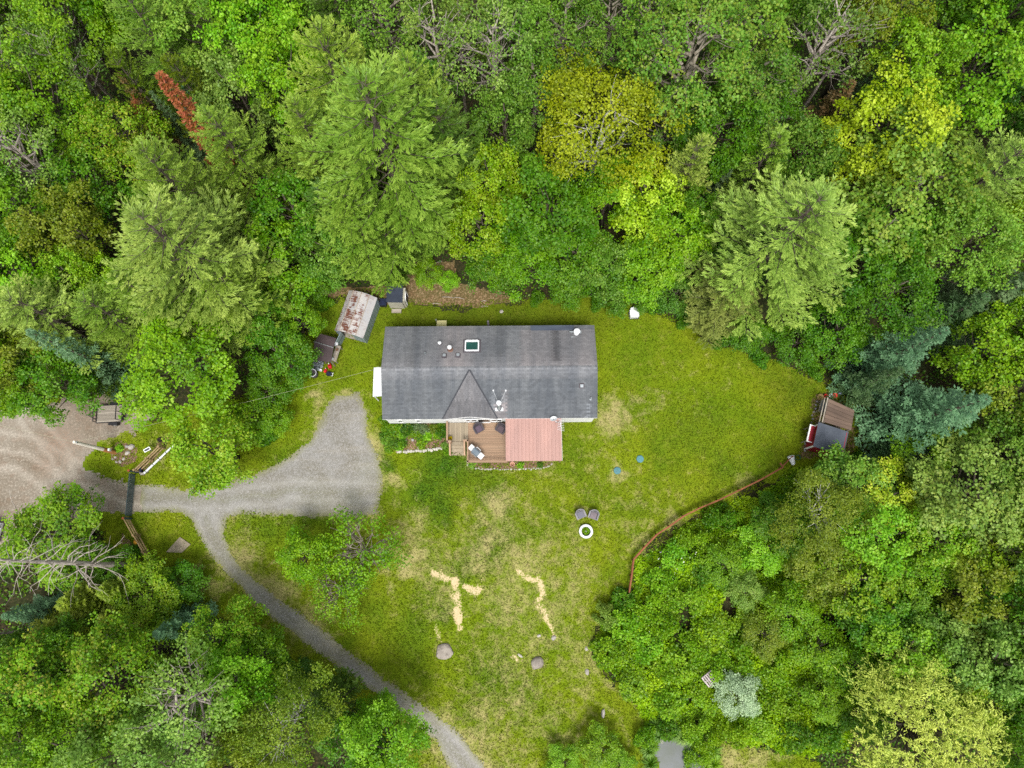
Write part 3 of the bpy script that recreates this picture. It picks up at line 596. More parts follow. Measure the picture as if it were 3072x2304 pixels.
for pr, x, y, r, H, c, tp, lb, lm in NAMED:
    if pr in ("birch_x", "olive_x"): pr = "birch"
    if pr == "willow_x": pr = "willow"
    LAND[lm] = (x, y) if pr != "spruce_dead" else (350, 190); place(pr, x, y, r, H, c, tp, lb)
for k, v in {"the rusty metal shed": (765, 680), "the small dark-roofed shed": (858, 640), "the red shed": (1795, 920), "the flatbed trailer": (237, 893), "the utility pole": (200, 965), "the metal gate": (280, 1070), "the white box on the lawn edge": (1367, 673), "the weathered pallet": (1532, 1467),
             "the pond": (1470, 1620), "the square concrete slab": (388, 1180), "the end of the rail fence": (1356, 1275), "the grey round well cover": (587, 872), "the propane tanks": (690, 795)}.items(): LAND[k] = v
OTHERS = """
maple_b 40 40 85 15 maple .1|maple_a 175 75 92 16 mapley .2|pine_b 355 105 98 17 pine .1|maple_b 262 30 80 15 maple .2|maple_a 470 75 95 16 pop .2|maple_b 575 125 90 15 fresh .3|pine_c 650 55 75 15 pined .05|pine_b 735 40 85 16 pined .05|maple_b 590 30 75 15 mapled .1
poplar_a 830 45 98 17 pop .1|ash 950 120 105 17 ash .15|ash 1065 130 100 17 ash .15|poplar_b 905 210 80 14 popd .1|poplar_b 1130 45 90 17 pop .1|poplar_a 1215 95 88 16 popd .15|poplar_b 1150 215 80 13 popd .1
pine_b 745 215 125 20 pine .15|pine_b 905 255 100 18 pine .1|pine_b 960 330 105 16 pined .1|pine_b 690 330 95 17 pine .1|pine_b 775 490 100 14 pine .05|pine_b 905 440 90 13 pine .05|pine_c 720 470 80 12 pined .05
poplar_a 1395 60 90 17 pop .3|poplar_a 1480 150 128 18 pop .4|poplar_b 1585 90 100 17 pop .35|poplar_b 1610 215 85 15 popd .35|poplar_b 1440 270 70 12 popd .2|poplar_a 1310 70 75 16 popd .2|maple_b 1540 300 85 12 mapled .1
ash 1770 110 110 17 ashd .1|maple_b 1890 50 95 16 olive .3|maple_b 1700 40 75 16 mapled .1|maple_a 1955 185 95 15 mapley .2|maple_b 1890 310 110 14 lime .15|maple_b 2150 60 95 16 mapled .2|maple_b 2180 215 70 15 dark .1|maple_b 2190 330 50 13 dark .1
poplar_b 1660 250 70 11 mapled .1|spruce_b 1600 395 40 9 sprd 0|spruce_b 1545 420 36 8 spr 0|pine_c 1482 375 60 13 pinel .1|pine_c 1640 360 78 12 pine .1|maple_c 1730 350 70 12 popd .2|maple_b 1860 560 95 12 mapled .1|maple_b 2080 540 95 14 pop .2|maple_b 2185 480 70 12 yg .2
pine_b 1560 640 90 8 pineo .1|maple_b 1905 640 95 11 mapled .1|spruce_a 2115 660 105 12 spr 0|spruce_a 2035 690 80 10 sprd 0|spruce_b 1840 650 70 9 sprd 0|maple_c 1800 720 66 6 mapled .05|small_leaf 1720 745 50 3.4 mapled .05|small_leaf 1615 720 46 3 mapled .1
ash 60 345 100 15 ash .1|ash 160 150 80 16 ashd .1|ash 30 170 70 16 ash .1|maple_b 115 255 95 14 mapley .25|maple_c 25 250 70 13 maple .2|pine_c 310 200 50 13 olive .1|pine_c 425 215 60 13 olive .05|spruce_b 455 275 34 10 sprb 0|spruce_b 395 285 30 10 spr 0|maple_b 295 325 85 12 mapley .6|spruce_b 340 260 34 11 brown 0
maple_c 520 215 78 13 ash .1|maple_b 640 205 88 15 fresh .25|pine_b 520 345 98 16 pine .15|pine_b 400 420 110 17 pine .1|maple_c 215 410 75 11 mapled .2|maple_b 170 500 82 12 olive .2|maple_b 55 480 90 13 maple .1|maple_c 60 600 85 11 fresh .1|maple_c 180 610 66 10 mapley .3|pine_b 115 690 115 13 pinel .1|pine_b 255 690 90 12 pine .05
pine_b 520 640 90 13 pine .05|pine_c 330 650 80 13 pine .05|maple_c 30 760 80 10 olive .15|maple_c 120 830 80 8 mapled .1|maple_c 30 835 66 7 maple .1|hemlock 215 812 56 5 pined .1|maple_c 245 600 55 9 yg .2|maple_c 610 560 80 9 maple .15|maple_c 640 470 80 11 mapled .1
maple_c 650 700 48 5 maple .15|maple_c 612 770 66 6 mapled .1|maple_c 560 690 60 8 mapled .05|small_leaf 590 845 44 4 mapled .1|small_leaf 555 905 48 4 maple .2|small_leaf 600 905 34 3 maple .2|maple_c 712 545 70 9 popd .1|pine_c 840 520 66 10 pined .05|small_leaf 690 612 40 4 mapled .1
maple_c 1060 400 72 11 yg .3|maple_c 1045 500 72 10 yg .3|maple_c 1070 575 62 7 mapled .2|maple_b 1130 560 80 8 maple .1|maple_c 1240 560 80 8 mapled .1|maple_c 1310 590 66 7 popd .1|maple_c 1450 510 80 9 yg .15|maple_c 1395 585 72 7 mapley .1|small_leaf 1330 640 46 4 mapled .1|small_leaf 1230 630 42 3.4 mapled .1|maple_c 1090 290 70 12 popd .1|maple_c 1320 420 66 10 maple .15|maple_c 1500 470 55 9 mapled .1|small_leaf 1460 640 46 4 popd .1
small_leaf 922 590 32 2.4 yg 0|small_leaf 968 610 22 1.6 fresh 0|small_leaf 1395 650 30 2 mapled .1|maple_c 1600 560 66 9 dark .1
maple_c 1835 1058 84 6 pop .2|maple_c 1905 1075 80 6 lime .5|maple_c 1700 1140 60 5 mapled .2|small_leaf 1980 990 66 5 fresh .15|maple_b 2090 1060 120 9 ash .25|maple_c 1895 1160 88 7 fresh .15|maple_c 1845 1250 84 6 yg .3|maple_c 2010 1170 75 7 mapley .4|maple_c 2150 1190 80 8 yg .2|maple_c 1770 1225 66 5 olive .2|maple_c 1975 1245 70 6 maple .2|maple_c 1900 1320 76 6 mapled .1
maple_c 2110 1280 88 8 olive .2|maple_c 2185 1340 80 9 mapled .15|maple_c 1945 1395 88 7 mapley .15|maple_c 2040 1400 78 7 ash .1|maple_c 2120 1420 90 9 ash .1|maple_c 2030 1480 80 6 yg .1|maple_c 2120 1520 80 7 yg .3|maple_c 2195 1480 70 9 popd .1|maple_c 2200 1600 66 9 mapled .1|maple_c 1990 1330 60 6 popd .1|maple_c 2180 860 95 9 olive .2|maple_c 2140 760 90 10 yg .2|maple_c 2190 690 60 10 maple .2|maple_c 2170 980 85 9 popd .15|hemlock 1930 990 50 4 sprd 0|spruce_b 1875 830 50 9 sprd 0|maple_c 2185 1090 60 8 mapley .2
small_leaf 1610 1275 38 3 ash .2|small_leaf 1565 1220 48 2.6 maple .1|small_leaf 1640 1185 52 3 fresh .1|small_leaf 1700 1320 56 4 maple .2|small_leaf 1760 1400 56 4 yg .2|small_leaf 1840 1440 52 4 maple .1|small_leaf 1650 1370 48 3 olive .2|small_leaf 1780 1500 50 3.4 mapley .2|small_leaf 1860 1540 50 4 mapled .1|small_leaf 1665 1105 40 2.6 mapled .1
cedar 133 1373 66 6 cedar .1|cedar 190 1300 48 6 cedar .1|cedar 215 1375 55 6 cedar .1|cedar 262 1330 44 5 olive .1|cedar 260 1275 38 5 cedar 0|maple_c 322 1285 70 4.5 yg .3|small_leaf 397 1262 46 3 mapled 0|spruce_b 85 1320 46 7 sprb 0|small_leaf 255 1222 44 3 mapled .1|maple_c 345 1400 60 6 maple .2|maple_c 548 1430 76 7 maple .15|small_leaf 610 1462 44 4 mapled .1
maple_b 95 1480 100 10 maple .7|maple_b 250 1460 110 11 yg .5|maple_b 60 1600 96 11 maple .2|maple_b 175 1590 92 11 yg .2|maple_b 300 1610 100 12 ash .1|poplar_b 420 1610 90 12 ash .05|maple_c 520 1470 76 10 fresh .1|maple_c 30 1420 60 8 mapled .1|pine_c 715 1530 66 7 pined .05|small_leaf 660 1458 36 4 dark .05|maple_c 760 1620 76 7 mapled .1|maple_c 520 1640 70 11 olive .1|small_leaf 820 1530 40 5 fresh .1|maple_c 160 1400 60 8 mapled .1
small_leaf 1290 1610 44 2.6 yg .2|small_leaf 1212 1645 36 1.8 fresh .1|small_leaf 1340 1650 30 1.6 mapley .2
"""
for ln in OTHERS.strip().splitlines():
    for it in ln.split("|"):
        w = it.split(); place("maple_d" if w[0] == "maple_b" and trng.random() < .45 else w[0], float(w[1]), float(w[2]), float(w[3]), float(w[4]), w[5], float(w[6]))

for i in range(16): place(("maple_b", "poplar_a", "maple_a", "pine_b")[i % 4], -40 + i * 152, -52 + 18 * (i % 3), 92, 16, ("maple", "pop", "mapled", "pine")[i % 4], .1)
for i in range(9): place(("maple_b", "maple_d")[i % 2], (-62, -48)[i % 2], 40 + i * 95, 80, 13, ("mapled", "maple", "yg")[i % 3], .1)
for i in range(11): place(("maple_d", "maple_b")[i % 2], (2262, 2280)[i % 2], 60 + i * 145, 84, 12, ("maple", "mapled", "ash")[i % 3], .1)
# bushes of the thicket beyond the rail fence
BUSH = """1460 1200 44 fresh|1430 1255 40 mapley|1500 1165 40 yg|1560 1120 38 mapled|1400 1310 46 yg|1480 1290 50 mapley|1350 1350 48 mapley|1430 1350 42 maple|1320 1410 44 yg|1390 1400 46 fresh|1370 1470 44 yg|1450 1440 50 mapley|1440 1510 46 mapley|1520 1520 44 yg|1540 1370 50 yg|1500 1400 40 maple
1560 1440 44 mapley|1530 1240 46 mapled|1590 1340 44 yg|1600 1420 48 maple|1680 1440 48 yg|1640 1560 46 mapley|1690 1530 46 yg|1720 1590 44 mapled|1580 1580 44 yg|1510 1570 38 mapley|1790 1590 44 mapled|1440 1570 30 mapled|1530 1600 34 yg|1395 1590 30 maple|1510 1640 30 yg|1585 1118 28 maple|1722 1062 34 mapled|1752 1032 26 mapled|1310 1330 30 ash|1340 1300 34 mapled"""
for ln in BUSH.split("\n"):
    for it in ln.split("|"):
        w = it.split(); place("bush_a" if trng.random() < .5 else "bush_b", float(w[0]), float(w[1]), float(w[2]), trng.uniform(1.2, 2.4), w[3], .25)
for it in "575 945 24 mapled|1480 690 24 mapled|1560 735 24 mapled|1640 775 24 mapled|1760 800 26 mapled|1290 655 20 mapled|1160 645 20 mapled|700 655 22 maple|1420 665 20 mapled|1850 990 20 mapled|290 1190 16 mapled|300 1235 20 mapled|360 1245 22 mapley".split("|"):
    w = it.split(); place("bush_a", float(w[0]), float(w[1]), float(w[2]), 1.3, w[3], .1)

# ground cover under the trees: one uncountable mass of leaves, higher in the thicket
def undergrowth(n=170000, seed=8):
    rg = np.random.default_rng(seed); u = rg.uniform(-180, 2400, n); v = rg.uniform(-250, 1800, n); xy = np.array([[0., 0.]] * n)
    a = (u * DS - 1536) / FPX; b = -(v * DS - 1152) / FPX; dy = math.cos(TILT) * b + math.sin(TILT); dz = math.sin(TILT) * b - math.cos(TILT); t = -CAM_H / dz; x = a * t; y = dy * t
    dl = sdist(x, y, LAWN); dd = np.maximum(sdist(x, y, YARD), sdist(x, y, DRIVE))
    hgt = np.clip(fbm(x, y, .45, 4, 1) * 2.2 - .55, .05, 2) * np.clip((-dl) / 2.5, .12, 1)
    soil = np.zeros(n, bool)
    for pl in ([(872, 575), (985, 575), (990, 610), (1080, 632), (1110, 650), (1040, 662), (900, 662), (878, 650), (640, 668), (650, 645), (730, 620), (870, 625)],): soil |= sdist(x, y, zpx(pl)) > -.1
    keep = (dl < .1 * rg.random(n)) & (dd < -.3) & ~soil & (sdist(x, y, POND) < 0) & (fbm(x, y, .25, 3, 2) > .34)
    x, y, hgt = x[keep], y[keep], hgt[keep]; n = len(x); z = hgt * rg.uniform(.55, 1.05, n)
    lf = Leaves(4); N = unit(rg.normal(size=(n, 3)) * .5 + np.array([0, 0, 1])); pt = fbm(x, y, .8, 3, 3)
    lf.add(np.stack([x, y, z], 1), rdir(rg, n) + np.array([0, 0, .15]), N, .24 * rg.uniform(.6, 1.3, n), .17 * rg.uniform(.6, 1.3, n), np.clip((pt - .3) * 1.3 + rg.random(n) * .5 - .1, 0, 1), rg.random(n) ** 8)
    o = link("undergrowth", lf.mesh("undergrowth")); o.color = (*sr(92, 134, 28), .3)
    tag(o, "leafy green undergrowth covering the ground beneath and between the trees", "undergrowth", kind="stuff")
undergrowth()
def thicket(n=150000, seed=9):
    rg = np.random.default_rng(seed); poly = zpx([(1375, 1215), (1500, 1130), (1640, 1060), (1740, 1010), (1860, 1120), (1930, 1300), (1960, 1480), (1900, 1590), (1760, 1640), (1640, 1612), (1500, 1560), (1400, 1545), (1360, 1495), (1288, 1430), (1290, 1385), (1320, 1330), (1366, 1285)])
    xs = [p[0] for p in poly]; ys = [p[1] for p in poly]; x = rg.uniform(min(xs), max(xs), n); y = rg.uniform(min(ys), max(ys), n); sd = sdist(x, y, poly) + (fbm(x, y, .6, 3, 1) - .5) * 1.6; k = (sd > 0) & (fbm(x, y, .45, 3, 0) > .30); x, y, sd = x[k], y[k], sd[k]; n = len(x)
    h = np.clip(sd / 1.6, .1, 1) * (.25 + 1.7 * np.clip(fbm(x, y, .55, 4, 2) - .2, 0, 1) + .5 * np.abs(vnoise(x * 1.5, y * 1.5, 1) - .5)); z = h * rg.uniform(.6, 1.02, n)
    lf = Leaves(6); N = unit(rg.normal(size=(n, 3)) * .45 + np.array([0, 0, 1])); pt = fbm(x, y, .35, 3, 3); p2 = fbm(x, y, 1.6, 2, 0)
    lf.add(np.stack([x, y, z], 1), rdir(rg, n) + np.array([0, 0, .1]), N, .19 * rg.uniform(.6, 1.3, n), .14 * rg.uniform(.6, 1.3, n), np.clip((pt - .3) * 1.2 + (p2 - .4) * .5 + rg.random(n) * .45 - .05, 0, 1), rg.random(n) ** 8 + (fbm(x, y, .5, 2, 3) > .68) * .3)
    o = link("thicket_growth", lf.mesh("thicket_growth")); o.color = (*sr(134, 172, 24), .2); tag(o, "dense yellow-green thicket of leafy brush below the rust-red fence", "brush", kind="stuff")
    m = 260; i = rg.integers(0, n, 4000); d = np.minimum.reduce([np.hypot(x[i] - q.x, y[i] - q.y) / r for q, r in ((PD(1440, 1215), 1.1), (PD(1425, 1250), .8), (PD(1480, 1185), .9), (PD(1400, 1350), .5), (PD(1380, 1320), .5))]); i = i[d < 1][:m]; n2 = len(i)
    lf = Leaves(7); lf.add(np.stack([x[i], y[i], z[i] + .06], 1), rdir(rg, n2), np.tile([0, 0, 1.], (n2, 1)), .11, .11, .9); o = link("white_blossoms", lf.mesh("white_blossoms")); o.color = (.8, .82, .78, 0); tag(o, "scattered small white blossoms among the brush by the fence", "blossoms", kind="stuff")
thicket()

# labels for the rest of the woods: kind and colour, then where it stands among the things one can name
def rel(dx, dy):
    a = math.degrees(math.atan2(-dy, dx)) % 360
    return ["right of", "above and right of", "above", "above and left of", "left of", "below and left of", "below", "below and right of"][int((a + 22.5) // 45) % 8]
for root, kind, cn, x, y, H, pr in TREES:
    near = sorted(LAND.items(), key=lambda q: math.hypot(q[1][0] - x, q[1][1] - y))
    size = "bush" in kind and "" or ("tall " if H >= 14 else "low " if H < 4.5 else "")
    edge = " at the top edge" if y < 75 else " at the bottom edge" if y > 1590 else " at the left edge" if x < 60 else " at the right edge" if x > 2165 else ""
    cand = [f"{size}{cn} {kind}{edge} {rel(x - q[0], y - q[1])} {nm}" for nm, q in near[:1]]
    for i in range(5):
        for j in range(i + 1, 6):
            (n1, q1), (n2, q2) = near[i], near[j]
            cand.append(f"{cn} {kind} {rel(x - q1[0], y - q1[1])} {n1}, {rel(x - q2[0], y - q2[1])} {n2}")
            cand.append(f"{cn} {kind} {rel(x - q1[0], y - q1[1])} {n1}, towards {n2}")
    ok = [c for c in cand if c not in USED and len(c.split()) <= 15] or [c for c in cand if len(c.split()) <= 16]
    lb = ok[0] if ok else f"{cn} {kind} {rel(x - near[0][1][0], y - near[0][1][1])} {near[0][0]}"
    root["label"] = lb; USED.add(lb)
# ------------------------------------------------------------------ the house
ZE, ZR = 2.7, 3.95
_c = [P(1148, 1258, ZE), P(1792, 1253, ZE), P(1783, 977, ZE), P(1155, 980, ZE)]
HC = sum(_c, Vector()) / 4; HC.z = 0
HROT = math.atan2(_c[1].y - _c[0].y, _c[1].x - _c[0].x)
HL2 = ((_c[1] - _c[0]).length + (_c[2] - _c[3]).length) / 4; HW2 = ((_c[2] - _c[1]).length + (_c[3] - _c[0]).length) / 4
def local(p, o=HC, r=HROT):
    d = p - Vector((o[0], o[1], 0)); c, s = math.cos(-r), math.sin(-r); return Vector((d.x * c - d.y * s, d.x * s + d.y * c, p.z))
def HL(u, v, z): return local(P(u, v, z))
M_WHITE = mat("white_siding", sr(226, 227, 226), sr(214, 214, 210), 2, .6, bump=.05)
M_TRIM = mat("white_trim", sr(230, 230, 230), sr(216, 216, 214), 3, .5, bump=.05)
M_ROOFB = mat("roof_felt", sr(66, 70, 76), sr(54, 56, 62), 2, .9)
M_PANE = mat("window_glass", sr(26, 32, 38), sr(36, 44, 50), 2, .06, spec=.6, bump=0)
M_SKY = mat("skylight_glass", sr(30, 66, 62), sr(38, 80, 74), 2, .12, spec=.6, bump=0)
M_GALV = mat("galvanised_metal", sr(170, 176, 178), sr(132, 138, 142), 5, .42, .6, bump=.1)
M_WMET = mat("white_metal", sr(222, 224, 226), sr(200, 204, 206), 4, .4, bump=.03)
M_BLACK = mat("black_steel", sr(34, 34, 38), sr(48, 46, 48), 6, .5, bump=.1)
M_DGREY = mat("dark_grey_plastic", sr(84, 78, 82), sr(66, 62, 68), 8, .7, bump=.2)
M_GREY = mat("grey_plastic", sr(134, 132, 136), sr(108, 106, 112), 8, .7, bump=.2)
def shingle_mat():
    t = NT("asphalt_shingle"); p = t.obj(); r = t.attr("rnd"); tn = t.attr("tone"); pk = t.attr("pink")
    n = t.noise(t.mapv(p, (1.0, .16, .16)), 1.1, 5, .6); n2 = t.noise(p, 22, 3, .7); n3 = t.noise(t.mapv(p, (2.2, .3, .3)), 1.6, 5, .7)
    c = t.mix(t.rng(n, .36, .66), sr(84, 88, 93), sr(104, 107, 110)); c = t.mix(t.rng(n3, .55, .75, 0, .55), c, sr(66, 69, 74))
    c = t.mix(t.math('MULTIPLY', pk, t.rng(n, .3, .6, .4, .9)), c, sr(124, 117, 117))
    v = t.math('MULTIPLY', t.rng(r, 0, 1, .82, 1.16), t.math('ADD', 1.0, tn)); v = t.math('MULTIPLY', v, t.rng(n2, .3, .7, .85, 1.15))
    t.bsdf(t.hsv(c, v=v), .85, 0, .2, t.bump(n2, .3, .01)); return t.m
M_SHIN = shingle_mat()
def wood(name, a, b, sc=3, an=(.12, 1, 1), rough=.8, pv=.16):
    return mat(name, a, b, sc, rough, bump=.3, bsc=14, pv=pv, aniso=an)
M_DECK = wood("deck_board", sr(158, 130, 106), sr(136, 116, 96)); M_DECK2 = wood("grey_deck_board", sr(150, 138, 118), sr(130, 118, 98), an=(1, .12, 1))
M_RAILW = wood("rail_lumber", sr(164, 136, 112), sr(140, 114, 92)); M_GWOOD = wood("grey_timber", sr(150, 142, 130), sr(118, 110, 98))

house = thing("house", "long single-storey house with a dark grey shingle roof and white siding", "house", HC, HROT)
wx, wy = HL2 - .22, HW2 - .04
w = MB()
for y in (-wy, wy): w.box((0, y - math.copysign(.06, y), 1.55), (2 * wx, .12, 2.3))
for x in (-wx, wx): w.box((x - math.copysign(.06, x), 0, 1.55), (.12, 2 * wy - .25, 2.3)); w.prism([(x - math.copysign(.12, x), -wy + .13, 2.7), (x - math.copysign(.12, x), wy - .13, 2.7), (x - math.copysign(.12, x), 0, 3.82)], (math.copysign(.12, x), 0, 0))
wall = w.build("wall", M_WHITE, house)
w = MB(); w.box((0, 0, .2), (2 * wx - .1, 2 * wy - .1, .45)); w.build("skirting", mat("skirting_panel", sr(190, 190, 184), sr(160, 160, 152)), house)
sl = math.atan2(ZR - ZE, HW2); SLN = HW2 / math.cos(sl)
roof = MB()
for s in (-1, 1):
    roof.prism([(-HL2, s * HW2, ZE - .1), (-HL2, s * HW2, ZE), (-HL2, 0, ZR), (-HL2, 0, ZR - .1)], (2 * HL2, 0, 0))
roof = roof.build("roof", M_ROOFB, house)
w = MB(); w.box((0, -HW2 - .012, ZE - .07), (2 * HL2, .02, .13)); w.box((0, HW2 + .012, ZE - .07), (2 * HL2, .02, .13)); w.build("eave_trim", M_TRIM, house)
XG0, XG1 = HL(1328, 1257, ZE).x, HL(1492, 1257, ZE).x; XGC = (XG0 + XG1) / 2; ZG = ZR - .03
def shingles():
    rg = np.random.default_rng(2); V = []; A = {"rnd": [], "tone": [], "pink": []}
    br = [HL(1480, 1172, 3.3), HL(1517, 1172, 3.3)]; drk = HL(1668, 1040, 3.3).x; st = HL(1766, 1230, 2.9); pn = HL(1365, 1040, 3.3)
    row = 1.0
    def tab(a, b, c, d, nrm, cx, cy):
        q = [np.array(a) + nrm * .016, np.array(b) + nrm * .016, np.array(c) + nrm * .004, np.array(d) + nrm * .004]
        V.append(q); A["rnd"].append(np.clip(rg.random() * .7 + (row - .92) * 1.9, 0, 1))
        V.append([np.array(a) + nrm * .001, np.array(b) + nrm * .001, q[1], q[0]]); A["rnd"].append(0.0)  # lip takes the darkest tone: course shadow line put into the colour
        t = 0.0; pk = 0.0; f = 1 - abs(cy) / HW2
        t += .28 * max(0, f - .78) / .22
        if cy > 0: pk += .12; pk += .55 * math.exp(-((cx - pn.x) / 1.4) ** 2) + .5 * max(0, f - .55) + .35 * (cx > 2.5) * (f > .1); t -= .42 * math.exp(-((cx - drk) / .35) ** 2) * (f < .85); t -= .18 * math.exp(-((cx + 6.3) / .5) ** 2) + .2 * math.exp(-((cx - .8) / .7) ** 2) * (f < .75)
        else: t -= .12 * min(1, (1 - f) * 2); pk += .15 * (f > .8)
        if cy < -.9:
            for k, q0 in enumerate(br):
                dy = q0.y - cy
                if dy > -.1: t += (.35 if abs(cx - q0.x + (dy * .12 if k else 0)) < .12 + .13 * max(0, dy) and dy < 1.7 else 0); pk += .3 if k and abs(cx - q0.x) < .3 and dy < 1.6 else 0
            if br[0].x < cx < br[1].x and br[0].y - cy > .9: pk += .6; t += .1
        if abs(cx - st.x + .12 * (st.y - cy)) < .12 and cy < st.y + .5: t += .45
        for _ in range(2): A["tone"].append(t); A["pink"].append(min(1, pk))
    ex = .145; n = int(SLN / ex)
    for s in (-1, 1):
        nrm = np.array([0, s * math.sin(sl), math.cos(sl)])
        for k in range(n):
            row = rg.uniform(.92, 1.08)
            s0 = k * SLN / n; s1 = (k + 1) * SLN / n + .01; y0, z0 = s * (HW2 + .015 - s0 * math.cos(sl)), ZE + s0 * math.sin(sl); y1, z1 = s * (HW2 + .015 - s1 * math.cos(sl)), ZE + s1 * math.sin(sl)
            x = -HL2 - (k % 2) * .165
            while x < HL2:
                a, b = max(x, -HL2), min(x + .322, HL2); x += .33
                if b - a < .03: continue
                tab((a, y0, z0), (b, y0, z0), (b, y1, z1), (a, y1, z1), nrm, (a + b) / 2, (y0 + y1) / 2)
    # cross gable: courses run along the gable ridge
    hw = (XG1 - XG0) / 2; yf = -HW2 - .06; yb = -.1
    for s in (-1, 1):
        ang = math.atan2(ZG - ZE, hw); Ls = math.hypot(hw, ZG - ZE); m = int(Ls / .145); nrm = np.array([s * math.sin(ang), 0, math.cos(ang)])
        for k in range(m):
            f0, f1 = k / m, (k + 1) / m + .004; x0, x1 = XGC + s * hw * (1 - f0), XGC + s * hw * (1 - f1); z0, z1 = ZE + (ZG - ZE) * f0 + .035, ZE + (ZG - ZE) * f1 + .035
            y = yf - (k % 2) * .16
            while y < yb:
                a, b = max(y, yf), y + .322; y += .33
                lim = yf + (yb - yf) * (f0 + .5 / m)
                if a > lim: break
                b = min(b, lim + .06); tab((x0, a, z0), (x0, b, z0), (x1, b, z1), (x1, a, z1), nrm, (x0 + x1) / 2, -.5 - (a + b) * -.0); A["pink"][-1] = A["pink"][-2] = .45; A["tone"][-1] = A["tone"][-2] = .2 if a > -2.8 else .02
    # ridge caps
    for i in range(int(2 * HL2 / .14)):
        x0 = -HL2 + i * .14; x1 = x0 + .15
        for s in (-1, 1):
            V.append([np.array((x0, 0, ZR + .035)), np.array((x1, 0, ZR + .03)), np.array((x1, s * .16, ZR - .02)), np.array((x0, s * .16, ZR - .012))]); A["rnd"].append(rg.random()); A["tone"].append(.3); A["pink"].append(.2)
    V = np.array(V); n = len(V)
    me = np_mesh("shingles", V.reshape(-1, 3), np.arange(4 * n).reshape(n, 4), M_SHIN, A)
    tag(link("shingles", me, roof), kind="stuff")
shingles()
gab = MB(); hw = (XG1 - XG0) / 2
for s in (-1, 1): gab.poly([(XGC + s * hw, -HW2 - .06, ZE + .025), (XGC, -HW2 - .06, ZG + .025), (XGC, -.1, ZG + .025)] if s > 0 else [(XGC, -.1, ZG + .025), (XGC, -HW2 - .06, ZG + .025), (XGC - hw, -HW2 - .06, ZE + .025)])
gab.build("gable_roof", M_ROOFB, house)
k = MB()
for s in (-1, 1): k.beam((XGC + s * hw * 1.0, -HW2 - .02, ZE + .05), (XGC + s * .02, -.14, ZG + .05), .11, .03)
k.build("valley_flashing", mat("valley_metal", sr(58, 60, 66), sr(48, 50, 56)), house)
g = MB(); g.prism([(XG0 + .1, -HW2 + .1, ZE), (XG1 - .1, -HW2 + .1, ZE), (XGC, -HW2 + .1, ZG)], (0, .08, 0)); g.build("gable_wall", M_WHITE, house)
g = MB()
for s in (-1, 1): g.beam((XGC + s * hw, -HW2 - .075, ZE - .06), (XGC, -HW2 - .075, ZG - .06), .03, .15)
g.build("rake_trim", M_TRIM, house)
for a, b in ((1194, 1207), (1249, 1261), (1398, 1411), (1414, 1430), (1433, 1470), (1473, 1490), (1491, 1505)):
    x0, x1 = HL(a, 1262, 2.0).x, HL(b, 1262, 2.0).x; xm = (x0 + x1) / 2; door = b - a > 30; z0, z1 = (.7, 2.45) if door else (1.15, 2.3)
    f = MB()
    for d in (-1, 1): f.box((xm + d * (x1 - x0) / 2, -wy - .03, (z0 + z1) / 2), (.07, .1, z1 - z0)); f.box((xm, -wy - .03, (z0 if d < 0 else z1)), (x1 - x0 + .074, .1, .07))
    f = f.build("patio_door" if door else "window", M_TRIM, house); MB().box((xm, -wy - .015, (z0 + z1) / 2), (x1 - x0 - .08, .03, z1 - z0 - .08)).build("pane", M_PANE, f)
# things fixed on the roof
def rz(y): return ZE + (HW2 - abs(y)) * math.tan(sl)
def on_roof(u, v):
    z = 3.2
    for _ in range(4): q = HL(u, v, z); z = rz(q.y)
    return HL(u, v, z)
q = on_roof(1416, 1039); k = MB(); Ms = Matrix.Translation((q.x, q.y, q.z)) @ Matrix.Rotation(-sl, 4, 'X')
for s in (-1, 1): k.box((s * .54, 0, .07), (.1, 1.0, .16), Ms); k.box((0, s * .47, .07), (.98, .1 if s < 0 else .18, .158), Ms)
sk = k.build("skylight", M_WMET, house); MB().box((0, -.03, .06), (.98, .84, .05), Ms).build("pane", M_SKY, sk)
k = MB()
for s in (-1, 1): k.box((s * .66, 0, .03), (.14, 1.24, .06), Ms)
k.box((0, .62, .03), (1.18, .14, .06), Ms); k.box((0, -.57, .03), (1.18, .1, .06), Ms); k.build("flashing", M_DGREY, sk)
for u, v in ((1320, 1032),):
    q = on_roof(u, v); MB().lathe([(.2, 0), (.17, .05), (.06, .08), (.06, .35)], 12, q).build("pipe_boot", M_DGREY, house); MB().lathe([(.13, .33), (.15, .40), (.02, .5)], 12, q).build("vent_cap", M_WMET, house)
q = on_roof(1351, 1050); p1 = MB().lathe([(.26, -.02), (.22, .08), (.13, .12), (.13, .8)], 12, q).build("flue_pipe", mat("rusty_flue", sr(126, 96, 82), sr(88, 66, 58), 6), house); MB().lathe([(.16, .8), (.19, .86), (.16, .95), (.02, 1.0)], 14, q).build("cap", M_WMET, p1)
for u, v in ((1333, 1068), (1374, 1067), (1745, 1157)):
    q = on_roof(u, v); s = 1 if q.y > 0 else -1; M1 = Matrix.Translation(q) @ Matrix.Rotation(-s * sl, 4, 'X')
    o = MB().box((0, 0, .02), (.42, .42, .03), M1).box((0, 0, .09), (.3, .3, .12), M1).build("box_vent", M_DGREY, house); MB().box((0, 0, .16), (.25, .25, .02), M1).build("vent_lid", mat("grey_vent", sr(150, 156, 160), sr(130, 136, 140)), o)
for u, v in ((1276, 1061), (1772, 1196)):
    q = on_roof(u, v); s = 1 if q.y > 0 else -1; MB().lathe([(.14, -.01), (.07, .05), (.05, .1), (.05, .32)], 10, q).build("plumbing_vent", M_GALV, house)
q = on_roof(1498, 1226); MB().box((0, -.05, .03), (.62, .26, .05), Matrix.Translation(q) @ Matrix.Rotation(sl, 4, 'X')).build("chimney_flashing", M_WMET, house)
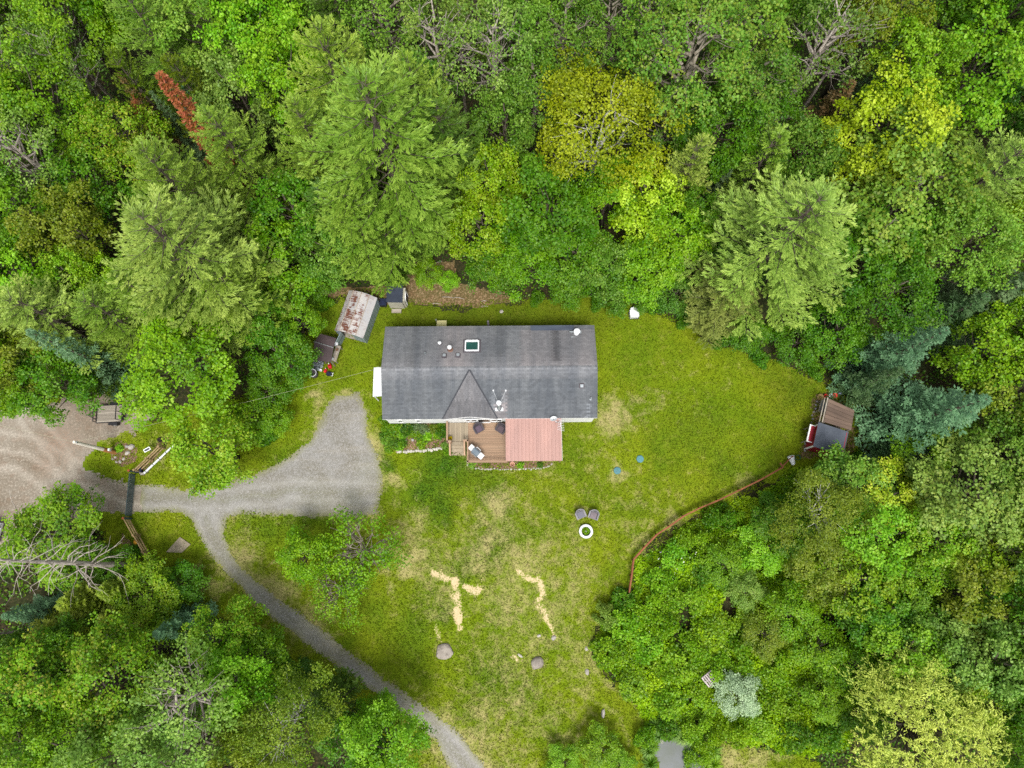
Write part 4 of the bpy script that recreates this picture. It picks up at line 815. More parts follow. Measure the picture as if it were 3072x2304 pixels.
ch = MB().lathe([(.20, 0), (.20, .25), (.115, .34), (.115, 2.3)], 14, q).build("chimney_pipe", M_GALV, house, True)
MB().lathe([(.13, 2.3), (.13, 2.42), (.21, 2.44), (.19, 2.52), (.03, 2.56)], 16, q).build("chimney_cap", M_WMET, ch)
for u in (1480, 1517):
    e = on_roof(u, 1172); MB().tube([q + Vector((0, 0, 1.4)), e + Vector((0, 0, .03))], .016, 5).box(e + Vector((0, 0, .04)), (.11, .13, .05)).build("brace_rod", M_WMET, ch)
q = on_roof(1729, 1000); tv = MB().lathe([(.22, 0), (.2, .1), (.12, .14), (.12, .45), (.17, .47), (.27, .5), (.26, .6), (.05, .66)], 14, q).build("roof_ventilator", M_WMET, house)
MB().box(q + Vector((-.38, .08, .16)), (.4, .12, .1)).box(q + Vector((.34, .05, .16)), (.12, .26, .1)).box(q + Vector((-.36, -.38, .1)), (.2, .14, .08), rz=.5).box(q + Vector((-.1, -.42, .1)), (.2, .12, .08)).build("vent_bracket", M_GALV, tv)
a, b = on_roof(1592, 984), on_roof(1722, 984); MB().box((0, 0, .03), ((b - a).length, .5, .02), Matrix.Translation((a + b) / 2) @ Matrix.Rotation(-sl, 4, 'X')).build("roof_patch", mat("membrane_patch", sr(68, 74, 88), sr(84, 92, 104), 1.5, .6, aniso=(.3, 2, 1)), house)
a = HL(1466, 968, 1.6); MB().tube([(a.x, wy + .22, .1), (a.x, wy + .25, 3.4)], .09, 8).build("stove_pipe", M_DGREY, house)
# entry awning on the west wall
y1, y0 = HL(1135, 1103, 2.3).y, HL(1135, 1190, 2.3).y; x0 = HL(1120, 1150, 2.3).x; aw = MB().prism([(-wx - .02, y0, 2.52), (-wx - .02, y1, 2.52), (x0, y1, 2.28), (x0, y0, 2.28)], (0, 0, .07)).build("entry_awning", M_WMET, house)
k = MB()
for y in (y0 + .1, y1 - .1): k.beam((x0 + .08, y, 0), (x0 + .08, y, 2.28), .07, .07)
k.build("awning_post", M_TRIM, aw)
q = HL(1325, 975, .6); st = thing("back_step", "pale yellow wooden step behind the back wall of the house", "step", HC + Matrix.Rotation(HROT, 3, 'Z') @ Vector((q.x, q.y + .12, 0)), HROT)
MB().box((0, 0, .62), (.85, .55, .05)).build("tread", wood("pale_wood", sr(214, 206, 150), sr(190, 180, 130)), st); MB().box((0, 0, .3), (.75, .45, .59)).build("base", M_GWOOD, st)
MB().tube([(-.46, .2, .1), (-.46, .25, 1.0)], .05, 6).build("post", M_GALV, st)

# ------------------------------------------------------------------ deck
ZD = .66
A0 = HL(1404, 1384, ZD); A1 = HL(1690, 1384, ZD); YT = -wy - .03
dk = thing("deck", "weathered brown wooden deck with stairs along the front of the house", "deck", HC, HROT)
xl, xr_ = A0.x, HL(1684, 1383, 2.4).x - .1; yb = A0.y; n = int((YT - yb) / .145); rg = random.Random(4); pm = None
for i in range(n):
    if pm is None: pm = MB().box((0, 0, 0), (xr_ - xl, .138, .035)).build("plank", M_DECK, dk); o = pm
    else: o = pm.copy(); COL.objects.link(o); o.parent = dk
    o.location = ((xl + xr_) / 2, yb + .07 + i * (YT - yb) / n, ZD - .018 + rg.uniform(-.003, .003))
lx0, lx1, ly = HL(1343, 1300, ZD).x, xl - .01, HL(1370, 1324, ZD).y; n = int((lx1 - lx0) / .142); pm = None
for i in range(n):
    if pm is None: pm = MB().box((0, 0, 0), (.136, YT - ly, .035)).build("plank", M_DECK2, dk); o = pm
    else: o = pm.copy(); COL.objects.link(o); o.parent = dk
    o.location = (lx0 + (i + .5) * (lx1 - lx0) / n, (YT + ly) / 2, ZD - .012 + rg.uniform(-.003, .003))
k = MB(); k.box(((xl + xr_) / 2, yb + .02, ZD - .16), (xr_ - xl, .05, .24)).box((xl + .02, (yb + ly) / 2, ZD - .162), (.05, ly - yb, .235)).box((lx0 + .02, (YT + ly) / 2, ZD - .16), (.05, YT - ly, .24)).box(((lx0 + lx1) / 2, ly + .03, ZD - .158), (lx1 - lx0, .05, .23))
for x in (xl + .1, (xl + xr_) / 2, xr_ - .1): k.box((x, yb + .12, .2), (.12, .12, .5))
k.build("joist_frame", M_RAILW, dk)
sx0, sx1 = HL(1354, 1340, .4).x, HL(1393, 1340, .4).x; pm = None
for i in range(4):
    z = ZD - .15 * (i + 1) + .03; o = MB().box(((sx0 + sx1) / 2, ly - .15 - i * .275, z), (sx1 - sx0, .285, .045)).build("stair_tread", M_DECK2, dk)
    MB().box(((sx0 + sx1) / 2, ly - .012 - i * .275, z + .07), (sx1 - sx0 - .04, .02, .1)).build("riser", wood("dark_riser", sr(96, 80, 66), sr(80, 66, 54)), o)
for x in (sx0 - .06, sx1 + .06):
    k = MB(); k.beam((x, ly - .02, ZD - .12), (x, ly - 1.12, .06), .05, .26); k.box((x, ly - .06, ZD + .3), (.09, .09, .95)); k.box((x, ly - 1.08, .45), (.09, .09, .95)); k.beam((x, ly + .02, ZD + .8), (x, ly - 1.2, .96), .13, .05); k.build("stair_rail", M_RAILW, dk)
def railing(pts):
    k = MB(); L = 0
    for a, b in zip(pts[:-1], pts[1:]):
        a, b = Vector((*a, ZD)), Vector((*b, ZD)); L = (b - a).length; d = (b - a) / L
        k.beam(a + Vector((0, 0, .9)) - d * .055, b + Vector((0, 0, .9)) + d * .05, .13, .04); k.beam(a + Vector((0, 0, .12)), b + Vector((0, 0, .12)), .05, .08)
        for j in range(int(L / .16)): k.box(a + d * (.1 + j * .16) + Vector((0, 0, .5)), (.035, .035, .74))
    for p in pts: k.box((p[0], p[1], ZD + .4), (.1, .1, 1.0))
    k.build("railing", M_RAILW, dk)
R1 = [HL(u, v, ZD + .9) for u, v in ((1341, 1266), (1341, 1324), (1352, 1324))]; railing([(p.x, p.y) for p in R1])
R2 = [HL(u, v, ZD + .9) for u, v in ((1391, 1321), (1403, 1321), (1403, 1384), (1518, 1384))]; railing([(p.x, p.y) for p in R2])

cx0, cx1 = HL(1517, 1320, 2.5).x, HL(1685, 1320, 2.5).x; cyt = -HW2 + .05; cyb = HL(1600, 1383, 2.3).y; zt, zb = 2.62, 2.32
cn = thing("porch_canopy", "rose-pink ribbed metal porch roof over the right half of the deck", "porch roof", HC, HROT)
M_ROSE = mat("rose_metal", sr(170, 134, 124), sr(156, 124, 116), 1.2, .45, bump=.03, pv=.05, aniso=(1, .2, 1)); N5 = 5; pw = (cx1 - cx0) / N5
for i in range(N5):
    k = MB(); x0 = cx0 + i * pw; prof = [(0, 0)]
    for j in range(3): x = .06 + j * pw / 3; prof += [(x, 0), (x + .025, .035), (x + .065, .035), (x + .09, 0)] + [(x + .16, 0), (x + .17, .012), (x + .19, .012), (x + .2, 0)]
    prof.append((pw - .002, 0)); m = len(prof); z = (i % 2) * .003
    pts = [(x0 + a, cyt, zt + b + z) for a, b in prof] + [(x0 + a, cyb, zb + b + z) for a, b in prof]; b0 = len(k.v); k.v += pts
    k.f += [(b0 + j, b0 + m + j, b0 + m + j + 1, b0 + j + 1) for j in range(m - 1)]; k.build("roof_panel", M_ROSE, cn)
k = MB(); k.beam((cx0, cyb + .1, zb - .09), (cx1, cyb + .1, zb - .09), .09, .15)
for x in (cx0 + .08, cx1 - .08): k.beam((x, cyt, zt - .1), (x, cyb + .05, zb - .1), .08, .15)
k.build("rafter", M_RAILW, cn)
for x in (cx0 + .1, (cx0 + cx1) / 2, cx1 - .1): MB().box((x, cyb + .1, (zb + ZD - .16) / 2 - .08), (.1, .1, zb - ZD - .18 + .14)).build("post", M_RAILW, cn)
MB().box((cx1 + .012, (cyt + cyb) / 2, (zt + zb) / 2 - .02), (.02, cyt - cyb, .05), None).build("edge_trim", M_TRIM, cn)
def hw_(x, y, z): return HC + Matrix.Rotation(HROT, 3, 'Z') @ Vector((x, y, z))
# dish and aerial
q = HL(1661, 1258, 3.1); ds = thing("satellite_dish", "white satellite dish at the back corner of the pink porch roof", "satellite dish", hw_(q.x, q.y, 2.7), HROT + .6)
MR = Matrix.Translation((0, 0, .42)) @ Matrix.Rotation(R_(-38), 4, 'X') @ Matrix.Rotation(R_(10), 4, 'Y')
MB().lathe([(.03, .0), (.14, .02), (.24, .06), (.30, .1), (.305, .09), (.24, .04), (.03, -.02)], 20, (0, 0, 0), MR, False).build("dish", M_WMET, ds, True); MB().tube([(0, 0, 0), (0, .02, .42)], .03, 6).build("mast", M_GALV, ds); MB().tube([(0, -.2, .3), (.0, -.3, .75)], .02, 5).box((0, -.3, .75), (.07, .07, .1)).build("feed_arm", M_WMET, ds)
q = HL(1680, 1276, 2.9); an = thing("television_aerial", "spiky metal television aerial on the porch roof beside the dish", "aerial", hw_(q.x, q.y, 2.5), HROT)
MB().tube([(-.45, .3, 0), (0, .25, .45)], .02, 5).build("mast", M_GALV, an); bm = MB().tube([(0, .5, .45), (.12, -.5, .42)], .018, 5).build("boom", M_WMET, an)
for j in range(7): y = .42 - j * .14; MB().tube([(-.16 - .012 * j, y + .08, .46), (.30 + .01 * j, y - .05, .44)], .011, 4).build("element", M_WMET, bm)

def armchair(name, label, p, rot, m, mc, group):
    t = thing(name, label, "chair", p, rot, group)
    k = MB()
    for x in (-.3, .3):
        for y in (-.27, .27): k.box((x, y, .13), (.06, .06, .26))
    k.build("leg_frame", m, t); MB().box((0, -.02, .32), (.68, .62, .14)).build("seat", m, t); MB().box((0, -.05, .42), (.5, .5, .08)).build("cushion", mc, t)
    k = MB(); pts = []
    for i in range(7): a = R_(25 + i * 130 / 6); pts.append((math.cos(a) * .40, .02 + math.sin(a) * .36))
    for a, b in zip(pts[:-1], pts[1:]): k.prism([(a[0], a[1], .28), (b[0], b[1], .28), (b[0] * 1.06, b[1] * 1.08 + .03, .86), (a[0] * 1.06, a[1] * 1.08 + .03, .86)], (-(a[0] + b[0]) * .07, -(a[1] + b[1]) * .07, 0))
    k.build("backrest", m, t)
    for s in (-1, 1): MB().box((s * .37, -.06, .60), (.11, .56, .06)).box((s * .37, -.06, .43), (.06, .52, .3)).build("armrest", m, t)
    return t
q = HL(1435, 1285, ZD + .5); armchair("armchair", "dark wicker armchair on the deck nearer the stairs", hw_(q.x, q.y, ZD), HROT + .5, M_DGREY, mat("plum_cushion", sr(92, 78, 92), sr(76, 66, 78)), "dark armchairs on the deck")
q = HL(1503, 1286, ZD + .5); armchair("armchair", "dark wicker armchair on the deck, tucked against the pink porch roof", hw_(q.x, q.y, ZD), HROT - .55, M_DGREY, mat("brown_cushion", sr(88, 74, 80), sr(70, 62, 68)), "dark armchairs on the deck")
q = P(1741, 1543, .4); armchair("lawn_armchair", "grey armchair on the lawn left of its twin by the white ring", (q.x, q.y, 0), .38, M_GREY, mat("grey_cushion", sr(112, 112, 122), sr(98, 98, 108)), "grey armchairs facing the white ring")
q = P(1781, 1545, .4); armchair("lawn_armchair", "grey-brown armchair on the lawn right of its twin by the white ring", (q.x, q.y, 0), -.35, M_GREY, mat("taupe_cushion", sr(116, 106, 110), sr(100, 92, 96)), "grey armchairs facing the white ring")
# gas grill
q = HL(1428, 1356, ZD + .9); gr = thing("gas_grill", "gas grill with white side shelves standing slantwise on the deck", "grill", hw_(q.x, q.y, ZD), HROT + R_(-42))
MB().box((0, 0, .45), (.6, .46, .6)).build("cabinet", M_BLACK, gr); MB().box((0, 0, .80), (.62, .5, .14)).build("firebox", M_GALV, gr)
k = MB(); pr = [(-.25, .87), (-.24, 1.02), (-.12, 1.10), (.12, 1.10), (.25, 1.0), (.26, .87)]; k.prism([(-.3, a, b) for a, b in pr], (.6, 0, 0)); lid = k.build("lid", mat("blue_grey_enamel", sr(112, 124, 132), sr(98, 110, 120), 3, .35), gr)
MB().tube([(-.22, .36, 1.0), (.22, .36, 1.0)], .025, 6).tube([(-.2, .25, .98), (-.2, .36, 1.0)], .015, 5).tube([(.2, .25, .98), (.2, .36, 1.0)], .015, 5).build("handle", M_WMET, lid)
for s in (-1, 1): MB().box((s * .52, .02, .86), (.4, .46, .035)).build("side_shelf", M_WMET, gr)
for s in (-1, 1): MB().tube([(s * .32, -.22, .08), (s * .36, -.22, .08)], .08, 10).build("wheel", M_BLACK, gr)
MB().tube([(-.3, -.3, .78), (.3, -.3, .78)], .025, 6).build("rear_bar", M_GALV, gr)
# ------------------------------------------------------------------ rusty metal shed with a barrel roof
def rust_mat():
    t = NT("rusty_roof_sheet"); p = t.obj(); oi = t.n("ShaderNodeObjectInfo").outputs["Random"]
    n = t.noise(t.mapv(p, (1.3, .8, 1)), 1.0, 6, .68, .3); n2 = t.noise(t.mapv(p, (.4, 5, 1)), 2.2, 4, .6); n3 = t.noise(p, .5, 3)
    c = t.mix(t.rng(n3, .35, .65), sr(178, 172, 168), sr(156, 158, 162)); c = t.mix(t.rng(n3, .56, .7, 0, .7), c, sr(206, 170, 120))
    f = t.rng(t.math('ADD', n, t.math('MULTIPLY', t.math('SUBTRACT', n2, .5), .5)), .49, .58)
    c = t.mix(t.math('MULTIPLY', f, t.attr("rusted")), c, t.mix(n2, sr(116, 70, 52), sr(88, 54, 44)))
    t.bsdf(c, .6, .15, .3); return t.m
M_RUST = rust_mat(); M_BLUEM = mat("pale_blue_sheet", sr(150, 162, 168), sr(126, 140, 148), 1.5, .45, .2, aniso=(3, 3, .3))
zs = 1.9
e0, e1, e2, e3 = P(1048.6, 869, zs), P(1127.7, 891, zs), P(1093, 1011.7, zs), P(996.5, 991.5, zs)
SC = (e0 + e1 + e2 + e3) / 4; ax = ((e0 + e1) / 2 - (e2 + e3) / 2); SL = ax.length; SROT = math.atan2(ax.y, ax.x) - math.pi / 2; SW = ((e1 - e0).length + (e2 - e3).length) / 2
sh = thing("metal_shed", "rusty barrel-roofed metal shed with pale walls and an open door", "shed", (SC.x, SC.y, 0), SROT)
prof = [(-.5, 1.62), (-.30, 2.02), (0, 2.2), (.27, 2.08), (.5, 1.75)]; prof = [(a * SW, b) for a, b in prof]
for i, ((xa, za), (xb, zb_)) in enumerate(zip(prof[:-1], prof[1:])):
    V = []; nr = 26
    for j in range(nr + 1):
        y = SL / 2 - j * SL / nr; h = .018 if j % 2 else 0
        V += [(xa, y, za + h), (xb - .004, y, zb_ + h)]
    V = np.array(V); Q = np.array([(2 * j, 2 * j + 1, 2 * j + 3, 2 * j + 2) for j in range(nr)])
    me = np_mesh("roof_sheet", V, Q, M_RUST, {"rusted": np.full(len(Q), (.85, 1.0, 1.0, .25)[i])}); link("roof_sheet", me, sh)
k = MB()
for x, z in prof[1:-1]: k.beam((x, -SL / 2, z + .03), (x, SL / 2, z + .03), .05, .03)
k.build("roof_batten", mat("old_batten", sr(168, 156, 140), sr(120, 100, 84), 6), sh)
k = MB(); hx = SW / 2 - .03
k.box((-hx, 0, .8), (.04, SL - .1, 1.6)).box((hx, 0, .86), (.04, SL - .1, 1.72)); pp = [(a * .97, b - .03) for a, b in prof]
k.prism([(pp[0][0], SL / 2 - .06, 0)] + [(a, SL / 2 - .06, b) for a, b in pp] + [(pp[-1][0], SL / 2 - .06, 0)], (0, -.04, 0))
k.prism([(.30, -SL / 2 + .06, 0), (.30, -SL / 2 + .06, 2.02), (pp[-1][0], -SL / 2 + .06, pp[-1][1]), (pp[-1][0], -SL / 2 + .06, 0)], (0, .04, 0)); k.prism([(pp[0][0], -SL / 2 + .06, 0), (pp[0][0], -SL / 2 + .06, pp[0][1]), (-.75, -SL / 2 + .06, 1.8), (-.75, -SL / 2 + .06, 0)], (0, .04, 0))
k.build("wall", M_BLUEM, sh); MB().box((0, 0, .04), (SW - .1, SL - .12, .08)).build("floor_plate", M_GWOOD, sh)
k = MB()
for j in range(12): k.box((hx + .028, -SL / 2 + .2 + j * (SL - .4) / 11, .86), (.02, .05, 1.7))
k.build("wall_rib", M_BLUEM, sh)
dr = MB().box((0, -.46, .82), (.035, .92, 1.6)).build("door", M_BLUEM, sh); dr.location = (-.74, -SL / 2 + .04, .02); dr.rotation_euler = (0, 0, R_(-8)); MB().box((.025, -.46, .82), (.02, .92, .06)).build("door_rail", M_BLACK, dr)
for a, b, l in ((1.0, 1.2, 1), (1.1, .2, 0)): pass
# fallen slats and boards against it
k = thing("leaning_boards", "loose weathered boards lying beside the rusty shed", "boards", P(1138, 898), SROT)
for i in range(3): MB().beam((-.3 + i * .04, -.14 * i, .08 + .02 * i), (.55, -.14 * i + .06, .12), .07, .03).build("board", M_GWOOD, k)

# brown lean-to roof beside it
LC = P(974, 1043, 1.5); lt = thing("lean_to", "dark brown sheet-roofed lean-to below the rusty shed", "lean-to", (LC.x, LC.y, 0), SROT + R_(4))
def LL(u, v, z): return local(P(u, v, z), LC, SROT + R_(4))
M_TARP = mat("brown_roof_sheet", sr(74, 62, 64), sr(60, 50, 52), 1.2, .55, pv=.05); a, b, c, d, m1, m2 = LL(961, 1001, 1.55), LL(1008, 1014, 1.65), LL(993, 1087, 1.6), LL(940, 1080, 1.5), LL(943, 1025, 1.68), LL(1001, 1043, 1.72)
MB().prism([a, b, m2, m1], (0, 0, -.05)).build("roof_sheet", M_TARP, lt); MB().prism([m1 + Vector((0, -.004, 0)), m2 + Vector((0, -.004, 0)), c, d], (0, 0, -.05)).build("roof_sheet", M_TARP, lt); MB().tube([m1 + Vector((0, 0, .03)), m2 + Vector((0, 0, .03))], .03, 6).build("ridge_pole", M_GALV, lt)
for q in (a, b, c, d): MB().box((q.x * .95, q.y * .95, q.z / 2 - .04), (.08, .08, q.z - .04)).build("post", M_GWOOD, lt)
for i in range(3): MB().tube([(a.x * .9 + i * .3, a.y * .85, .1), (d.x * .9 + i * .3, d.y * .85, .1)], .09, 7).build("log", M_BARK, lt)
WB = P(1008, 1060, .9); wb = thing("workbench", "long grey timber workbench along the edge of the brown lean-to", "workbench", (WB.x, WB.y, 0), SROT + R_(2))
for i in range(4): MB().box((-.16 + i * .11, 0, .86), (.1, 1.45, .04)).build("plank", M_GWOOD, wb)
for x in (-.15, .15):
    for y in (-.65, .65): MB().box((x, y, .42), (.07, .07, .84)).build("leg", M_GWOOD, wb)
def lathe_thing(name, label, cat, p, prof, m, n=14, group=None, rim=None, smooth=True):
    o = MB().lathe(prof, n).build(name, m, None, smooth); o.location = p; tag(o, label, cat, group)
    if rim: MB().lathe(rim[0], n, (0, 0, 0), None, False).build("rim", rim[1], o)
    return o
M_RED = mat("red_plastic", sr(196, 34, 40), sr(166, 28, 36), 4, .45); M_TANK = mat("tank_grey", sr(158, 168, 170), sr(128, 138, 142), 5, .45, .1); M_NAVY = mat("navy_plastic", sr(30, 38, 64), sr(22, 28, 44), 5, .5)
M_TEAL = mat("teal_plastic", sr(82, 130, 136), sr(70, 114, 122), 4, .5); M_DKSOIL = mat("dark_earth", sr(48, 38, 36), sr(34, 28, 28), 6, .95)
lathe_thing("plastic_tub", "white tub standing on the top end of the workbench", "tub", P(1010, 1034, .885), [(.02, .015), (.14, .0), (.19, .28), (.2, .29), (.18, .28), (.13, .03), (.02, .03)], M_WMET)
lathe_thing("plastic_jug", "blue and white jug standing on the lower end of the workbench", "jug", P(998, 1077, .885), [(.1, 0), (.13, .02), (.13, .24), (.05, .32), (.05, .36), (.02, .37)], M_WMET); 
lathe_thing("wicker_pot", "small brown pot in the middle of the workbench", "pot", P(1012, 1050, .885), [(.08, 0), (.13, .16), (.11, .16), (.07, .03)], mat("brown_pot", sr(120, 92, 66), sr(88, 66, 50)))
o = MB().box((0, 0, .14), (.34, .24, .28)).box((0, 0, .30), (.28, .1, .04)).build("dark_crate", M_NAVY); o.location = P(1018, 1028); o.rotation_euler = (0, 0, .6); tag(o, "dark blue box between the shed door and the workbench", "box")
# propane tanks
pt = thing("propane_tank", "grey propane tank at the top left of the cluster", "propane tank", P(947.7, 1085.5), 0, "grey propane tanks by the lean-to")
MB().lathe([(.06, 0), (.14, .02), (.155, .08), (.155, .26), (.12, .34), (.03, .38)], 14).build("tank_body", M_TANK, pt, True); MB().lathe([(.11, .33), (.115, .46)], 12, (0, 0, 0), None, False).build("collar", M_TANK, pt); MB().lathe([(.03, .37), (.03, .42), (.02, .44)], 8).build("valve", M_BLACK, pt)
for (u, v), lb in zip([(957.4, 1088), (945, 1096), (956, 1097.4), (967.7, 1091), (965.6, 1099.5), (947, 1107), (956.4, 1108.5)], ["grey propane tank in the cluster's top row, beside the top left one", "grey propane tank second down on the cluster's left side", "grey propane tank in the middle of the cluster", "pale propane tank at the cluster's right end", "grey propane tank just below the pale right-hand one", "grey propane tank above the open barrel, on the left", "grey propane tank above the open barrel, on the right"]): dup(pt, P(u, v), trng.random() * 6, lb)
br = lathe_thing("barrel", "open dark barrel with a white rim at the lawn edge", "barrel", P(945, 1125), [(.30, 0), (.32, .3), (.32, .84), (.29, .84), (.28, .3), (.05, .25)], M_DGREY, 20, None, ([(.335, .82), (.345, .86), (.32, .87), (.295, .86)], M_WMET))
gc = thing("fuel_can", "red fuel can standing alone right of the grey tanks", "fuel can", P(991.6, 1101), .3, "red fuel cans"); MB().box((0, 0, .17), (.26, .36, .34)).lathe([(.17, .34), (.06, .42), (.05, .43)], 8).build("can_body", M_RED, gc); MB().tube([(0, -.12, .4), (0, -.02, .5), (0, .12, .4)], .03, 5).build("handle", M_RED, gc); MB().tube([(0, .14, .4), (0, .24, .55)], .025, 6).build("spout", M_WMET, gc)
g2 = dup(gc, P(978, 1114), -.4, "tipped narrow red fuel can beside the garden engine"); g2.scale = (.7, .9, .9)
ge = thing("garden_engine", "small navy garden engine with a white handle by the red cans", "garden machine", P(989, 1123), -.25)
MB().box((0, 0, .18), (.4, .3, .26)).box((-.05, 0, .36), (.22, .22, .12)).build("housing", M_NAVY, ge); MB().tube([(.2, -.12, .2), (.36, -.14, .34), (.36, .14, .34), (.2, .12, .2)], .03, 6).build("handle", M_WMET, ge)
for s in (-1, 1): MB().tube([(-.1, s * .16, .1), (-.1, s * .2, .1)], .1, 10).build("wheel", M_BLACK, ge)
lathe_thing("white_bucket", "small white bucket between the tanks and the red can", "bucket", P(964, 1112), [(.09, 0), (.12, .25), (.1, .25), (.08, .02)], M_WMET)
# small dark-roofed shed
zb = 1.85; f0, f1, f2 = P(1160.5, 905, zb), P(1206.8, 907.5, zb), P(1210.6, 856, zb + .1)
BC = Vector(((f0.x + f1.x) / 2, (f0.y + f2.y) / 2, 0)); bw, bd = (f1 - f0).length, f2.y - f1.y
bs = thing("small_shed", "small beige garden shed with a dark roof and white arched door", "shed", BC, R_(-1.5)); M_BEIGE = mat("beige_siding", sr(178, 174, 158), sr(158, 154, 138), 2, .7, aniso=(1, 1, 6)); M_NROOF = mat("navy_shingles", sr(52, 58, 70), sr(42, 48, 60), 3, .9, bump=.4)
MB().box((0, 0, .9), (bw - .08, bd - .08, 1.8)).build("wall", M_BEIGE, bs)
nr = 5
for i in range(nr):
    ya, yb2 = -bd / 2 - .03 + i * (bd + .06) / nr, -bd / 2 + (i + 1) * (bd + .06) / nr; MB().prism([(-bw / 2 - .03, ya, 1.82 + i * .07), (bw / 2 + .03, ya, 1.82 + i * .07), (bw / 2 + .03, yb2, 1.88 + i * .07), (-bw / 2 - .03, yb2, 1.88 + i * .07)], (0, 0, .02)).build("roof_course", M_NROOF, bs)
MB().box((bw / 2 + .08, 0, .85), (.2, bd - .3, 1.7)).build("porch_wall", M_BEIGE, bs)
k = MB(); pts = [(.40 * math.cos(R_(a)), 1.25 + .38 * math.sin(R_(a))) for a in range(0, 181, 20)]; pts = [(.40, .1)] + pts + [(-.40, .1)]
for (a, b), (c, d) in zip(pts[:-1], pts[1:]): k.beam((bw / 2 + .21, a, b), (bw / 2 + .21, c, d), .07, .06, (1, 0, 0))
dr = k.build("door_frame", M_TRIM, bs); MB().box((bw / 2 + .195, 0, .8), (.02, .74, 1.4)).build("door", mat("plum_door", sr(70, 62, 78), sr(56, 50, 64)), dr)
q = P(1190, 934); o = MB().box((0, 0, .06), (.85, .35, .12)).build("door_step", M_GWOOD); o.location = q; tag(o, "pale timber step in front of the small dark-roofed shed", "step")
o = thing("dark_chest", "low black chest in the gap beside the small dark-roofed shed", "chest", P(1152, 912), 0); MB().box((0, 0, .25), (.55, .6, .5)).build("box_body", M_BLACK, o); MB().box((0, 0, .53), (.58, .63, .05)).build("lid", M_NAVY, o)
# white box at the lawn edge
wb2 = thing("utility_box", "white metal box with a rounded back standing at the lawn's top edge", "utility box", P(1900, 942), .05)
pts = [(-.36, -.42), (.36, -.42), (.38, .1), (.26, .36), (0, .44), (-.26, .36), (-.38, .1)]; MB().prism([(a, b, 0) for a, b in pts], (0, 0, .55)).build("box_body", M_WMET, wb2); MB().prism([(a * 1.06, b * 1.04, .555) for a, b in pts], (0, 0, .05)).build("lid", M_WMET, wb2); MB().prism([(a * 1.2, b * 1.18, .0) for a, b in pts], (0, 0, .04)).build("base_ring", M_BLACK, wb2)
cw = lathe_thing("well_cover", "round grey well cover with a pale rim among the shrubs", "well cover", P(815, 1215), [(.56, 0), (.56, .7), (.5, .76), (.05, .78)], mat("grey_concrete", sr(138, 136, 140), sr(118, 116, 120), 3), 22, None, ([(.57, .66), (.60, .72), (.57, .75), (.53, .74)], mat("pale_rim", sr(176, 178, 172), sr(150, 152, 146))))

# ------------------------------------------------------------------ red shed
zr_ = 2.3; r0, r1, r2, r3 = P(2457, 1265, zr_ + .1), P(2553, 1294, zr_ + .1), P(2531, 1366, zr_ - .1), P(2440, 1340, zr_ - .1)
RC = (r0 + r1 + r2 + r3) / 4; RC.z = 0; ra = (r1 - r0); RROT = math.atan2(ra.y, ra.x); rw = (ra.length + (r2 - r3).length) / 2; rd = ((r3 - r0).length + (r2 - r1).length) / 2
rs = thing("red_shed", "red-walled shed with white trim and a dark sheet roof at the lawn's right end", "shed", RC, RROT)
M_REDW = mat("red_boards", sr(150, 34, 48), sr(126, 28, 40), 3, .6, aniso=(6, 6, .3)); M_SLATE = mat("slate_roll_roof", sr(80, 86, 96), sr(68, 74, 84), 1.6, .8, pv=.04)
MB().box((.05, 0, 1.02), (rw - .26, rd - .2, 2.04)).build("wall", M_REDW, rs)
for i in range(3): x0 = -rw / 2 + i * rw / 3; MB().prism([(x0, -rd / 2, 2.2 - .07 * i), (x0 + rw / 3 + .02, -rd / 2, 2.13 - .07 * i), (x0 + rw / 3 + .02, rd / 2, 2.13 - .07 * i), (x0, rd / 2, 2.2 - .07 * i)], (0, 0, .03 + .004 * i)).build("roof_sheet", M_SLATE, rs)
k = MB(); k.box((-rw / 2 + .12, 0, 2.1), (.05, rd, .12)); k.box((-rw / 2 + .17, -rd / 2 + .12, 1.0), (.1, .1, 2.0)); k.box((-rw / 2 + .17, rd / 2 - .12, 1.0), (.1, .1, 2.0)); k.beam((-rw / 2 + .1, -rd / 2 + .06, 2.12), (rw / 2 - .1, -rd / 2 + .06, 2.0), .05, .12); k.build("white_trim", M_TRIM, rs)
pn = MB().box((-rw / 2 - .08, .12, 1.5), (.34, rd - .75, .05)).build("door", M_REDW, rs); pn.rotation_euler = (0, R_(0), 0)
k = MB(); k.box((-rw / 2 - .31, .12, 1.49), (.12, rd - .6, .09)).box((-rw / 2 - .08, .12 + (rd - .75) / 2 + .03, 1.5), (.34, .06, .09)).box((-rw / 2 - .08, .12 - (rd - .75) / 2 - .03, 1.5), (.34, .06, .09)); k.build("door_trim", M_TRIM, pn)
for y in (-.5, .7): MB().box((-rw / 2 - .25, y, .72), (.06, .06, 1.44)).build("prop", M_GWOOD, pn)
